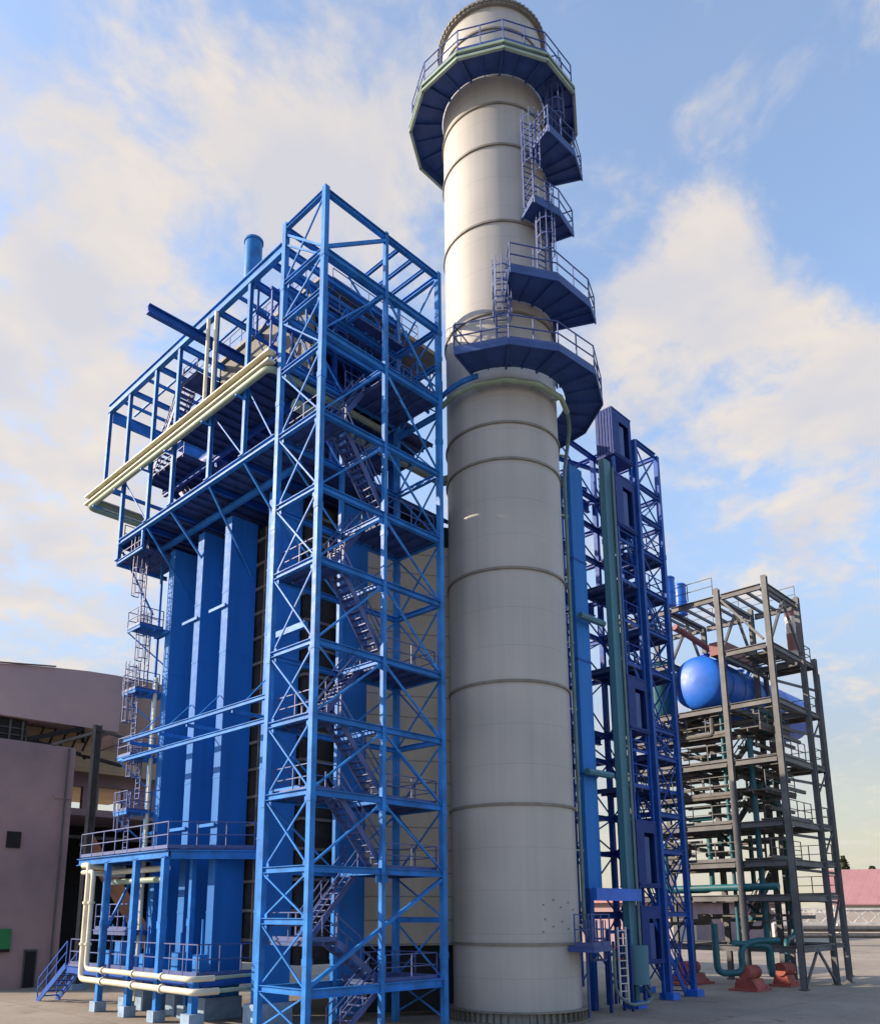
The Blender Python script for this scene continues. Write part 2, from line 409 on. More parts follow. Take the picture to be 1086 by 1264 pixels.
for dy in (-.42, .42):
    br_.bar((22.45, 22.6+dy, 26.4), (24.35, 22.9+dy, 26.4), .08, .2)
    for z in (27.0, 27.55): br_.bar((22.45, 22.6+dy, z), (24.35, 22.9+dy, z), .045)
    for t in (0, .5, 1): br_.bar((22.45+1.9*t, 22.6+dy+.3*t, 26.5), (22.45+1.9*t, 22.6+dy+.3*t, 27.55), .045)
br_.build('link_bridge', BLUE, st)
# inner bearing ring beneath the lower gallery
def cl(a, rr, z0, z1): p = pol(a, rr); ladder(st, p[0], p[1], z0, z1, R(a), True)
cl(-139, 2.95, 26.6, 31.6); cl(-112, 3.0, 34.7, 39.6); cl(-101, 3.0, 30.3, 35.8); cl(-84, 3.1, 38.3, 43.6)
b = sector('platform', [-92, -62], 3.7, 2.55, .22)            # little inspection platform near the foot
cl(-60, 2.75, .1, 3.7)
m = MB()
for a in (-70, -66):
    p = pol(a, SR+.10); m.tube([(*p, 27), (*p, 41)], .05, 6)
m.build('conduit', RAIL, st)

# pale green ring pipe below the lower gallery, dropping along the stack
gp = thing('ring_pipe', (SX, SY, 0), 'pale green pipe ringing the chimney under its lowest gallery and running down beside it', 'pipe')
MB().tube([(*pol(a, 2.95), 26.0) for a in (-205, -185, -163, -137, -110, -80, -57)], .12, 8).build('ring_main', GREEN, gp)
for a in (-163, -137, -110, -80): MB().bar((*pol(a, SR+.01), 26.0), (*pol(a, 2.9), 26.0), .1).build('pipe_bracket', GREEN, gp)
seq = [(*pol(-57, 2.95), 26.0), (*pol(-45, 3.1), 25.6), (29.1, 19.35, 23.5), (29.1, 19.35, 3.2), (28.9, 18.9, 2.9)]
MB().tube(bend(seq, .5), .085, 8).build('pipe_run', RUNG, gp)
for z in range(3, 25, 3): MB().bar((28.55, 19.62, z+.5), (29.2, 19.3, z+.5), .07).build('pipe_bracket', GREEN, gp)

# ------------------------------------------------------------------ 2 front stair tower
DRAW = True
AX, BX0 = 20.635, 28.485        # column centre lines in X
YN, YF = 26.545, 29.735
XM = 24.6
tw = thing('stair_tower', (24.6, 28.2, -DATUM), 'light blue braced steel stair tower with zigzag stairs, left of the round chimney', 'stair tower')
TZ = 38.3
for x in (AX, XM, BX0):
    for y in (YN, YF):
        w = .27 if x != XM else .21
        boxcol(tw, x, y, -DATUM+.02, TZ+.12 if (x, y) != (XM, YF) else 30, w)
LV = [1.1, 3.8, 5.9, 9.0, 12.2, 15.45, 19.2, 22.65, 26.35, 29.85, 32.75, 34.95, TZ]
def beam(parent, p, q, w=.2, h=.26, mat=BLUE, name='beam', I=True):
    m = MB()
    if I: m.ibeam(p, q, w, h)
    else: m.bar(p, q, w, h)
    return m.build(name, mat, parent)
def brace(parent, p, q, w=.09, mat=BLUE): return MB().bar(p, q, w, w).build('brace', mat, parent)
e = .14
for z in LV:
    beam(tw, (AX, YN+e, z-.13), (AX, YF-e, z-.13), .22, .26)                  # left face
    beam(tw, (BX0, YN+e, z-.13), (BX0, YF-e, z-.13), .22, .26)                # end face
for z in (1.1, 5.9, 9.0, 12.2, 15.45, 19.2, 22.65, 26.35, 30.6, 34.95, TZ):
    h = .36 if z in (1.1, 34.95, 30.6) else .28
    beam(tw, (AX+e, YN, z-h/2-.01), (BX0-e, YN, z-h/2-.01), .24, h)
    beam(tw, (AX+e, YF, z-h/2-.01), (BX0-e, YF, z-h/2-.01), .24, h*.8)
for z in (5.9, 9.0, 12.2, 15.45, 19.2, 22.65, 26.35, 30.6, 34.95):
    beam(tw, (XM, YN+.14, z-.15), (XM, YF-.14, z-.15), .18, .24)
pairs = [(-.6, 1.1)]+list(zip(LV[:-1], LV[1:]))
for k, (a, b) in enumerate(pairs):
    hi = b-.3; lo = a+.05
    if hi-lo < .9: continue
    for x in (AX, BX0):
        if a >= 32.7:
            brace(tw, (x, YN+e, hi), (x, YF-e, lo), .08); continue
        brace(tw, (x-.04, YN+e, lo), (x-.04, YF-e, hi), .07)
        brace(tw, (x+.04, YN+e, hi), (x+.04, YF-e, lo), .07)
# lowest bay crosses
brace(tw, (AX+e, YN, 1.2), (BX0-e, YN, 5.5), .15)
for a, b in ((5.9, 9.0), (9.0, 12.2), (12.2, 15.45), (15.45, 19.2), (19.2, 22.65), (22.65, 26.35), (26.35, 30.6), (30.6, 34.95)):
    brace(tw, (AX+e, YN, a+.05), (XM-.11, YN, b-.33), .085)
    brace(tw, (XM+.11, YN, b-.33), (BX0-e, YN, a+.05), .085)
    brace(tw, (AX+e, YF, b-.33), (XM-.11, YF, a+.05), .07)
    brace(tw, (XM+.11, YF, a+.05), (BX0-e, YF, b-.33), .07)
brace(tw, (AX+e, YN, 35.1), (XM-.14, YN, TZ-.45), .16)
brace(tw, (AX, YF-.1, 37.7), (AX, YN+.1, 35.1), .11); brace(tw, (AX, YF-.1, 37.1), (AX, YN+.1, 34.6), .09)
for z in (33.0, 36.9): beam(tw, (AX+e, YF, z), (BX0-e, YF, z), .2, .36)
for x in (25.6, 26.6, 27.55):                                                 # roof purlins
    beam(tw, (x, YN+.13, TZ-.16), (x, YF-.13, TZ-.16), .16, .2)
brace(tw, (BX0-.3, YF, 35.2), (XM+.2, YF, TZ-.4), .08)
for z in LV[1:-1]:
    for y, d_ in ((YN, 1), (YF, -1)):
        MB().box(AX-.012, AX+.012, *sorted((y+d_*.13, y+d_*.42)), z-.5, z+.16).build('gusset_plate', BLUE, tw)
    if z not in (3.8, 29.85, 32.75):
        MB().box(XM-.36, XM+.36, YN-.012, YN+.012, z-.62, z-.28).build('gusset_plate', BLUE, tw)
# landings
def landing(x0, x1, z, left):
    o = deck(tw, x0, x1, YN+.13, YF-.13, z+.02, GRATE, True, 'landing')
    if left: rail(o, [(x1, YF-.2), (x0+.1, YF-.2), (x0+.1, YN+.2), (x1, YN+.2)], z+.02, 1.1)
    else: rail(o, [(x0, YF-.2), (x1-.1, YF-.2), (x1-.1, YN+.2), (x0, YN+.2)], z+.02, 1.1)
for z in (2.9, 9.0, 12.2, 19.2, 26.35): landing(AX+.15, 22.3, z, True)
for z in (1.1, 5.9, 9.0, 15.45, 22.65, 30.4): landing(25.0, BX0-.16, z, False)
Y1, Y2 = 27.25, 29.05
for i, (zl, zr) in enumerate(((2.9, 1.1), (2.9, 5.9), (9.0, 5.9), (12.2, 9.0), (12.2, 15.45), (19.2, 15.45), (19.2, 22.65), (26.35, 22.65), (26.35, 30.4))):
    y = Y1 if zl > zr else Y2
    if zl > zr: stair(tw, (25.0, y, zr), (22.3, y, zl))
    else: stair(tw, (22.3, y, zl), (25.0, y, zr))
stair(tw, (22.6, Y1, -.8), (25.0, Y1, 1.1)); 
deck(tw, 22.3, 25.0, 28.5, YF-.13, 9.02, GRATE, True, 'landing')
# roof-level walkway with thin railings
deck(tw, 24.8, 28.3, 29.0, 29.6, 35.05, GRATE, False, 'landing')
rail(tw, [(22.6, 29.5), (28.3, 29.5)], 35.0, 1.15)

# ------------------------------------------------------------------ 3 recovery boiler
bo = thing('recovery_boiler', (29, 38, -DATUM), 'large boiler house with deep blue column plates and dark casing, behind the stair tower', 'boiler')
CY = [42.7, 39.4, 36.55, 32.4]
for y in CY:
    m = MB().box(22.5, 24.2, y, y+.62, .0, 25.4)
    MB().box(22.2, 24.3, y-.15, y+.75, -DATUM+.025, -.01).build('footing', FOOT, bo)
    z = 4.
    while z < 25:
        m.box(22.485, 24.215, y-.015, y+.635, z, z+.1); z += 3.4
    m.build('column', WEB, bo)
for x in (26.1,):
    for y in (31.2,):
        MB().box(x, x+1.7, y, y+.62, -.8, 25.4).build('column', WEB, bo)
MB().box(29.2, 30.3, 31.2, 31.7, -.8, 25).build('column', WEB, bo)
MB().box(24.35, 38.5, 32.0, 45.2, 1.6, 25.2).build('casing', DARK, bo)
m = MB()
z = 2.6
while z < 25:
    m.box(24.20, 24.345, 31.96, 45.1, z, z+.14); m.box(24.3, 38.4, 31.86, 31.995, z, z+.14); z += 1.45
y = 33.6
while y < 45:
    m.box(24.22, 24.345, y, y+.1, 1.7, 25.1); y += 1.05
m.build('casing_rib', STIFF, bo)
# outlet hood turning towards the chimney
MB().prism([(26.3, 31.9), (30.2, 30.0), (33.0, 28.2), (38.4, 28.2), (38.4, 31.84), (26.3, 31.86)], 2.4, 24.0).build('outlet_hood', HOOD, bo)
MB().prism([(26.6, 31.8), (30.4, 30.2), (33.2, 28.5), (38.2, 28.5), (38.2, 31.7)], 24.0, 25.4).build('hood_neck', BLACK, bo)
MB().prism([(28.4, 31.7), (30.8, 30.3), (33.3, 28.6), (38, 28.6), (38, 31.7)], -.8, 2.39).build('hood_base', BLACK, bo)
# longitudinal beams tying the columns
for z in (9.4, 17.3):
    MB().box(22.62, 22.85, 29.95, 32.38, z, z+.3).build('tie_beam', BLUE, bo)
for z in (20.2, 8.4):
    for y in CY[:3]: MB().bar((22.4, y+.1, z), (22.4, y+1.7, z), .1, .16).build('bracket', BLUE, bo)
# twin walkway beams with thin hangers on the side
for z in (13.5, 12.4):
    MB().ibeam((20.62, 29.95, z), (20.62, 43.7, z), .16, .22).build('tie_beam', BLUE, bo)
for y in CY:
    MB().bar((20.62, y+.3, 13.3), (22.5, y+.3, 13.3), .12, .16).build('bracket', BLUE, bo)
    MB().bar((20.62, y-.8, 13.6), (22.45, y+.3, 15.2), .05).build('hanger_rod', BLUE, bo)

# ------------------------------------------------------------------ 4 roof gallery over the boiler side
rg = thing('roof_gallery', (24, 38, 26), 'blue open steel gallery overhanging the top of the boiler, with posts, rafters and floors', 'steel gallery')
GX = 20.62
GY = [32.65, 35.95, 39.95, 42.75, 46.2]
deck(rg, GX+.15, 33, 30.05, 46.1, 26.5, GRATE, True, 'floor_deck', along='X')
MB().ibeam((GX, 29.95, 26.38), (GX, 46.35, 26.38), .26, .34).build('edge_beam', BLUE, rg)
MB().ibeam((22.3, 30.1, 25.75), (22.3, 44.5, 25.75), .2, .3).build('edge_beam', BLUE, rg)
MB().ibeam((GX, 29.95, 37.05), (GX, 49.4, 37.05), .3, .66, .07).build('eave_beam', BLUE, rg)
MB().ibeam((23.2, 30.1, 30.5), (23.2, 46, 30.5), .2, .3).build('edge_beam', BLUED, rg)
for y in GY:
    hcol(rg, GX, y+.1, 26.56 if y < 46 else 25.2, 36.68, .22, .22, name='post')
    MB().ibeam((GX+.18, y+.1, 36.95), (33, y+.1, 36.95), .18, .34).build('rafter', BLUE, rg)
    MB().ibeam((GX+.15, y+.1, 26.22), (25, y+.1, 26.22), .18, .3).build('floor_beam', BLUED, rg)
    MB().ibeam((23.2, y+.1, 30.9), (33, y+.1, 30.9), .18, .34).build('floor_beam', BLUED, rg)
for y in (34.3, 38.9, 41.3, 44.5, 47.8):
    MB().bar((GX+.18, y, 37.0), (27, y, 37.0), .12, .2).build('rafter', BLUE, rg)
rail(rg, [(23.5, 46.0), (23.5, 41.0)], 37.35, 1.1, BLUED); rail(rg, [(23.45, 40.6), (23.45, 30.5)], 37.6, 1.1, BLUED)
for y0, y1 in ((30.3, 32.6), (32.8, 35.9), (42.9, 46.1)):
    MB().bar((GX+.05, y0, 26.6), (GX+.05, y1, 30.3), .06).build('brace', BLUE, rg); MB().bar((23.0, y0, 31.2), (23.0, y1, 36.8), .06).build('brace', BLUE, rg)
hcol(rg, GX, 49.2, 31.1, 36.68, .22, .22, name='post')
MB().ibeam((GX+.18, 49.2, 36.55), (28, 49.2, 36.55), .2, .8, .08).build('rafter', BLUE, rg)
MB().ibeam((GX+.18, 31.0, 36.95), (31, 31.0, 36.95), .18, .34).build('rafter', BLUE, rg)
MB().bar((GX, 49.2, 31.2), (26, 49.2, 31.2), .18, .2).build('floor_beam', BLUE, rg)
for x in (22.2, 24.3, 26.6, 29.5):
    MB().bar((x, 30, 37.22), (x, 49.1, 37.22), .12, .16).build('purlin', BLUE, rg)
for x in (25.2, 29.5):
    for y in GY[:4]+[31.0]: boxcol(rg, x, y+.3, 26.52, 36.75, .24, mat=BLUED, name='post')
# knee braces to the column plates
for y, yc in zip(GY[:4], CY[::-1]):
    MB().bar((GX, y-.03, 26.15), (24.05, yc-.04, 22.0), .1, .1).build('knee_brace', BLUE, rg)
MB().bar((GX, 46.2, 26.15), (23.1, 46.2, 22.3), .1, .1).build('knee_brace', BLUE, rg)
# upper floor decks and sheeted roof
deck(rg, 20.8, 32, 30.3, 40.2, 31.15, GRATE, True, 'floor_deck', along='X')
deck(rg, 22.0, 25.2, 41.6, 46.2, 31.15, GRATE, True, 'floor_deck', along='X')
deck(rg, 24.0, 32, 30.3, 36.0, 34.6, GRATE, True, 'floor_deck', along='X')
MB().box(23.4, 33, 30.4, 40.7, 37.34, 37.6).build('roof_sheet', ROOFU, rg)
MB().box(23.6, 23.75, 31.2, 40.6, 31.2, 37.33).build('drum_house_wall', GWALL, rg)
MB().box(23.6, 32, 40.45, 40.6, 31.2, 37.33).build('drum_house_wall', GWALL, rg)
rail(rg, [(22.0, 40.3), (25.2, 40.3)], 31.15); rail(rg, [(24.4, 30.6), (31, 30.6), (31, 40)], 37.6, 1.15); rail(rg, [(22.1, 46.1), (22.1, 41.7)], 31.15)
rail(rg, [(GX+.2, 46.1), (24.5, 46.1)], 26.5)
stair(rg, (22.6, 46.0, 31.2), (22.6, 42.6, 36.2)); stair(rg, (23.9, 41.0, 26.5), (23.9, 45.2, 31.15))
deck(rg, 22.0, 25.6, 40.6, 42.5, 36.25, GRATE, True, 'floor_deck'); rail(rg, [(25.5, 42.4), (22.1, 42.4), (22.1, 40.7)], 36.25)
# lower landing hung at the far end
deck(rg, GX, 23.4, 43.2, 46.3, 25.15, GRATE, True, 'floor_deck')
MB().ibeam((GX-.02, 46.45, 25.05), (24, 46.45, 25.05), .16, .24).build('floor_beam', BLUE, rg)
MB().ibeam((GX-.02, 43.1, 25.05), (GX-.02, 46.3, 25.05), .16, .24).build('floor_beam', BLUE, rg)
rail(rg, [(GX+.1, 43.3), (GX+.1, 46.2), (23.4, 46.2)], 25.15)
MB().bar((GX, 43.2, 26.2), (GX, 43.2, 25.1), .14).build('hanger', BLUE, rg)
# busy pipework between the floors
for i in range(16):
    x = 24 + random.random()*6; y = 30.6 + random.random()*9; z = random.choice((28.2, 29.4, 32.4, 33.2, 35.4))
    L_ = 2+random.random()*4
    pts = [(x, y, z), (x+L_, y, z), (x+L_, y+.8, z), (x+L_, y+.8, z-1.4)] if i % 2 else [(x, y, z+.8), (x, y, z), (x, y+L_, z)]
    MB().tube(bend(pts, .25), .07+.06*random.random(), 7).build('process_pipe', BLUE, rg)
m = MB().tube([(25.5, 32, 33), (25.5, 45, 33)], .75, 20); m.build('steam_drum', BLUED, rg)
MB().tube([(29.5, 32, 33), (29.5, 45, 33)], .75, 20).build('steam_drum', BLUED, rg)

# truss frames in the dense corner between tower and boiler
for y, zt, zb in ((30.15, 36.4, 33.4), (31.3, 35.8, 32.2), (32.6, 36.6, 33.6)):
    m = MB()
    for z in (zt, zb, (zt+zb)/2): m.bar((20.9, y, z), (29.2, y, z), .12, .18)
    for k in range(6):
        x = 21.0+k*1.36; a_, b_ = (zt, zb) if k % 2 else (zb, zt)
        m.bar((x, y, a_), (x+1.36, y, b_), .08); m.bar((x, y, zb), (x, y, zt), .09)
    m.build('corner_truss', BLUED if y > 31 else BLUE, rg)
rnd = random.Random(11)
for i in range(30):
    x, y, z = 21.3+rnd.random()*6.5, 29.95+rnd.random()*2.6, 30.8+rnd.random()*6
    pts = [(x, y, z), (x+.7, y, z), (x+.7, y, z-.9)] if i % 3 else [(x, y, z), (x, y+.9, z), (x, y+.9, z+.8)]
    MB().tube(bend(pts, .2), .06+.05*rnd.random(), 7).build('instrument_pipe', BLUE, rg)
for z in (29.0, 31.15, 34.6): deck(rg, 25, 30, 29.95, 31.6, z, GRATE, True, 'floor_deck'); 
rail(rg, [(24.9, 29.98), (30, 29.98)], 31.17)

# monorail beam poking out of the eave
mo = MB().ibeam((17.43, 37.95, 36.40), (25.6, 37.95, 36.40), .34, .55, .07).build('monorail_beam', BLUED)
tag(mo, 'single blue lifting beam poking out level through the roof gallery into the sky', 'lifting beam')

# vent silencer
vx, vy = 24.6, 39.0
ve = thing('roof_vent', (vx, vy, 37.6), 'light blue cylinder vent rising above the roof gallery', 'vent')
MB().lathe((vx,vy,0), [(.0,43.0),(.5,43.0),(.56,43.2),(.56,46.0),(.62,46.0),(.62,46.15),(.5,46.15),(.5,45.4),(0,45.4)], 28).build('silencer', BLUE, ve)
MB().tube([(vx,vy,37.55),(vx,vy,43.05)], .16, 10).build('vent_pipe', BLUE, ve)

# cream steam line along the gallery
sp = thing('steam_pipe', (20.1, 40, 31), 'long cream double pipe slanting along the outside of the roof gallery', 'pipe')
for z0, z1, x1, lab in ((30.93, 31.00, 20.42, CREAM), (30.39, 30.47, 20.42, CREAM)):
    m = MB().box(19.98, x1, 30.3, 50.4, z0, z1); m.box(19.98, 24.5, 50.4, 50.75, z0, z1); m.build('channel_flange', lab, sp)
m = MB().box(20.22, 20.34, 30.3, 50.4, 30.472, 30.928); m.box(20.22, 24.5, 50.5, 50.62, 30.472, 30.928); m.build('channel_web', OLIVE, sp)
MB().tube(bend([(24.5, 50.55, 30.2), (20.24, 50.55, 30.2), (20.24, 30.2, 30.2), (21.6, 30.15, 30.15), (28.2, 30.2, 30.12)], .5), .17, 12).build('pipe_run', GREEN, sp)
for z in (30.38, 30.91): MB().box(19.98, 20.45, 29.95, 30.298, z, z+.11).build('end_cap', CREAM, sp)
for y in [49.2]+GY: MB().bar((20.0, y+.1, 29.8), (20.62, y+.1, 29.8), .1).build('pipe_bracket', BLUE, sp)
for y in (36.5, 35.68):
    r_ = MB().tube([(20.36, y, 30.98), (20.36, y, 34), (20.36, y, 36.55)], .11, 10).build('riser_pipe', CREAM)
    tag(r_, 'pale vertical riser pipe %s beside the lifting beam' % ('on the left of two,' if y > 36 else 'on the right of two,'), 'pipe', 'pale risers under the eave')
# green line crossing the tower
tag(MB().tube(bend([(22, 30.45, 29.1), (33, 30.45, 29.1), (33, 28, 29.1)], .5), .3, 12).build('crossing_pipe', GREEN), 'thick pale green pipe crossing behind the upper stair tower', 'pipe')

DRAW = False
# ------------------------------------------------------------------ 5 access deck in front of the boiler
ad = thing('access_deck', (16.2, 33, 0), 'blue two-level access deck on slim legs at the lower left', 'deck')
LY = [29.95, 32.3, 34.9]
X0 = 16.2
for y in LY:
    boxcol(ad, X0, y, .42, 6.2, .24, name='leg'); 
    MB().box(X0-.25, X0+.25, y-.25, y+.25, .01, .42).build('footing', FOOT, ad)
boxcol(ad, X0, 27.35, .5, 1.6, .26, name='leg'); MB().box(X0-.3, X0+.3, 27.05, 27.65, .01, .5).build('footing', FOOT, ad)
for y in LY[:1]+[34.9]:
    boxcol(ad, 17.5, y+.1, .5, 6.2, .2, name='leg'); MB().box(17.25, 17.75, y-.15, y+.35, .021, .5).build('footing', FOOT, ad)
MB().ibeam((X0, 29.75, 6.28), (X0, 37.9, 6.28), .24, .3).build('edge_beam', BLUE, ad)
MB().ibeam((X0+.13, 29.8, 6.26), (18.95, 27.75, 6.26), .24, .34).build('edge_beam', BLUE, ad)
for y in (32.3, 34.9, 37.7): MB().ibeam((X0+.13, y, 6.24), (17.65, y, 6.24), .2, .28).build('edge_beam', BLUE, ad)
deck(ad, X0+.05, 17.7, 29.9, 37.8, 6.5, GRATE, True, 'floor_deck'); MB().prism([(X0+.1, 29.85), (18.95, 27.8), (18.95, 28.75), (17.7, 29.85)], 6.42, 6.5).build('floor_deck', GRATE, ad)
rail(ad, [(18.9, 27.85), (X0, 29.85), (X0, 37.8)], 6.5, 1.05, RAIL, 1.1)
PALEG = paint('pale_grating', (.16, .17, .24), .6, .2)
deck(ad, X0+.02, 17.7, 28.8, 38.2, 1.78, PALEG, True, 'floor_deck'); deck(ad, X0+.02, 19.1, 27.2, 28.79, 1.78, PALEG, True, 'floor_deck')
MB().ibeam((X0-.01, 27.2, 1.58), (X0-.01, 38.2, 1.58), .16, .3).build('edge_beam', BLUED, ad)
MB().ibeam((X0+.1, 27.18, 1.58), (19.1, 27.18, 1.58), .16, .3).build('edge_beam', BLUED, ad)
rail(ad, [(19.0, 27.25), (X0+.03, 27.25), (X0+.03, 38.1)], 1.78, 1.1, RAIL, 1.0)
for a, b in ((LY[0], LY[1]), (LY[1], LY[2])): pass
MB().bar((16.3, 34.8, 3.4), (17.5, 34.8, 6.0), .1).build('brace', BLUE, ad)
stair(ad, (16.6, 41.2, .02), (16.6, 38.3, 1.78), .9, BLUED, BLUED)
deck(ad, 16.9, 17.7, 34.0, 37.5, 3.3, GRATE, True, 'floor_deck'); rail(ad, [(16.95, 34.1), (16.95, 37.4), (17.6, 37.4)], 3.3)
# valve gear on the lower deck
for i in range(7):
    y = 28.3+i*1.35; x = 16.8+random.random()*.5
    m = MB(); m.box(x, x+.35, y, y+.5, 1.79, 2.2+random.random()*.7); m.tube([(x+.2, y+.2, 2.1), (x+.2, y+.2, 3.1+random.random())], .05, 6)
    m.build('valve_gear', BLUE, ad)
# cream pair of pipes looped round the deck
px_ = 15.55
for k, (zt, zb, yv, ye, r_) in enumerate(((6.05, 1.33, 35.3, 26.2, .12), (5.75, 1.75, 34.85, 26.5, .10))):
    p = MB().tube(bend([(17.6, 36.2, zt-.05), (px_+.05, 36.2, zt), (px_, yv+.0, zt), (px_, yv, zb), (px_, ye, zb), (16.5, ye+.02, zb)], .3), r_, 12).build('cream_pipe', CREAM)
    for yy in (33.2, 30.6, 28.4): MB().tube([(px_, yy, zb), (px_, yy+.1, zb)], r_+.05, 12).build('flange', CREAM, p)
    for zz in (2.7, 4.4): MB().tube([(px_, yv, zz), (px_, yv, zz+.1)], r_+.05, 12).build('flange', CREAM, p)
    MB().tube([(16.5, ye+.02, zb), (18.9, ye+.04, zb+.05)], r_*.6, 10).build('branch_pipe', GREEN, p)
    tag(p, ('outer, lower cream pipe looping down and under the access deck' if k == 0 else 'inner, upper cream pipe looping down and along the access deck'), 'pipe', 'cream pipes round the access deck')
for k, (z, y) in enumerate(((5.8, 31.0), (5.35, 31.3))):
    p = MB().tube([(16.9, y, z), (16.9, y+5, z)], .13, 10).build('cream_pipe', CREAM if k == 0 else GREEN)
    tag(p, 'cream pipe slung just under the upper access deck' if k == 0 else 'greyish green pipe below the cream one under the access deck', 'pipe')

DRAW = True
# ------------------------------------------------------------------ 6 caged ladder with landings at the boiler's far corner
cg = thing('ladder_tower', (21.4, 43.5, -DATUM), 'stack of small blue landings with caged ladders at the left end of the boiler', 'ladder')
for i, z in enumerate((8.6, 9.6, 12.75, 16.6, 20.5)):
    if i == 0: continue
    deck(cg, 20.9, 22.9, 43.4, 45.0, z, BLUE, True, 'landing')
    rail(cg, [(22.9, 45), (20.95, 45), (20.95, 43.45), (22.4, 43.45)], z, 1.1)
    MB().bar((20.95, 44.9, z-.2), (22.6, 43.4, z-2.2), .08).build('brace', BLUE, cg)
for z0, z1, x in ((6.5, 10.7, 21.4), (9.6, 13.8, 21.9), (12.75, 18.3, 21.4), (16.6, 21.7, 21.9), (20.5, 26.3, 21.4)):
    ladder(cg, x, 44.2, z0, z1, R(180), True, cz=z0+2.0)
MB().bar((22.7, 44.6, -.8), (22.7, 44.6, 26), .14).build('column', BLUE, cg)
tag(MB().tube([(22.25, 43.55, -.6), (22.25, 43.55, 17.5)], .12, 8).build('drain_pipe', CREAM), 'thin cream vertical pipe at the left edge of the blue columns', 'pipe')

DRAW = False
# ------------------------------------------------------------------ 7 lift tower right of the chimney
lt = thing('lift_tower', (37, 21.5, 0), 'dark blue braced steel tower with violet cabins and stairs, right of the chimney', 'stair tower')
LX = (36.9, 39.3); LYs = (20.0, 22.6); LT = 29.0
for x in LX:
    for y in LYs: boxcol(lt, x, y, .3, LT, .24, mat=BLUED)
for x, y in ((34.2, 24.4), (36.9, 24.9), (32.6, 22.4), (32.6, 25.2)): boxcol(lt, x, y, .3, LT-.3, .26, mat=BLUED)
for x, y in ((36.9, 20.0), (39.3, 20.0), (39.3, 22.6)): MB().box(x-.35, x+.35, y-.35, y+.35, .01, .32).build('footing', BRIGHT, lt)
lv = [3.9, 6.9, 8.7, 11.6, 13.0, 16.0, 18.2, 20.4, 22.6, 24.6, 26.4, LT]
for i, z in enumerate(lv):
    MB().ibeam((36.9+.15, 20.0, z), (39.15, 20.0, z), .18, .24).build('beam', BLUED, lt)
    MB().ibeam((39.3, 20.15, z), (39.3, 22.45, z), .18, .24).build('beam', BLUED, lt)
    MB().ibeam((36.9, 20.15, z), (36.9, 24.75, z), .18, .24).build('beam', BLUED, lt)
    MB().ibeam((32.7, 22.4, z-.1), (39.1, 22.5, z-.1), .18, .24).build('beam', BLUED, lt)
    MB().ibeam((32.6, 22.5, z-.05), (32.6, 25.1, z-.05), .16, .2).build('beam', BLUED, lt)
zz = [.4]+lv
for a, b in zip(zz[:-1], zz[1:]):
    for p, q in (((37.05, 20.0), (39.15, 20.0)), ((39.3, 20.15), (39.3, 22.45)), ((36.9, 20.15), (36.9, 22.4)), ((33.0, 22.45), (36.7, 22.5))):
        MB().bar((*p, a+.1), (*q, b-.15), .06).build('brace', BLUED, lt)
        MB().bar((p[0]+.04, p[1]+.04, b-.15), (q[0]+.04, q[1]+.04, a+.1), .06).build('brace', BLUED, lt)
def cabin(x0, x1, y0, y1, z0, z1, door):
    t = .08; m = MB()
    m.box(x0, x0+t, y0, y1, z0, z1); m.box(x1-t, x1, y0, y1, z0, z1); m.box(x0+t, x1-t, y1-t, y1, z0, z1)
    m.box(x0-.02, x1+.02, y0-.02, y1+.02, z1, z1+.08); m.box(x0-.02, x1+.02, y0-.02, y1+.02, z0-.08, z0)
    a, b, c, d = door
    m.box(x0+t, a, y0, y0+t, z0, z1); m.box(b, x1-t, y0, y0+t, z0, z1); m.box(a, b, y0, y0+t, d, z1); m.box(a, b, y0, y0+t, z0, c)
    for k in range(5): m.box(x0-.03, x0, y0+.1+k*(y1-y0-.3)/4, y0+.16+k*(y1-y0-.3)/4, z0, z1)
    m.box(x0+.02, x1-.02, y0-.05, y0-.021, z0+.02, z0+.12)
    o = m.build('cabin', VIOLET, lt)
    MB().box(a+.02, a+.5, y0+.05, y0+.07, c+.02, d-.2).build('door', NAVY, o)
    return o
CX0, CX1 = 34.75, 36.65
for z0, z1 in ((27.4, 30.0), (23.4, 26.2), (12.7, 15.3), (5.2, 8.2), (1.75, 4.2)):
    cabin(CX0, CX1, 20.0, 21.0, z0, z1, (CX0+.7, CX0+1.65, z0+.1, z1-.5))
for x in (CX0+.1, CX1-.1):
    for y in (20.1, 20.9): boxcol(lt, x, y, .05, 27.2, .14, mat=BLUED, name='guide_post')
for i, z in enumerate((9.9, 11.6, 16.0, 18.2, 20.4, 22.6)):
    deck(lt, 36.6 if i % 2 else 34.8, 39.2, 20.1, 22.4, z, GRATE, True, 'landing'); rail(lt, [(34.9, 20.1), (39.2, 20.1), (39.2, 22.3)], z, 1.1, BLUED)
for a, b, y in ((18.2, 22.6, 20.7), (16.0, 18.2, 21.8), (11.6, 16.0, 20.7), (8.7, 11.6, 21.7), (22.6, 26.0, 21.6), (3.9, 8.7, 21.0), (.05, 3.9, 20.6)):
    stair(lt, (38.9, y, a), (36.0, y, b), .9, BLUED, BLUED)
# joined box girder and top bracing behind the chimney
for z in (26.0, 19.9, 12.8): MB().ibeam((31.0, 22.9, z), (36.7, 22.9, z), .2, .6).build('girder', BLUED, lt)
for k, z in enumerate((5.5, 8.5, 12, 15, 18, 21, 24)):
    MB().bar((32.7, 22.45, z), (34.6, 22.45, z+2.9), .07).build('brace', BLUED, lt); MB().bar((34.6, 22.5, z), (32.7, 22.5, z+2.9), .07).build('brace', BLUED, lt)
for y in (24.4, 26.5): MB().ibeam((32.6, y, 28.7), (39.2, y-2, 28.7), .16, .2).build('beam', BLUED, lt)

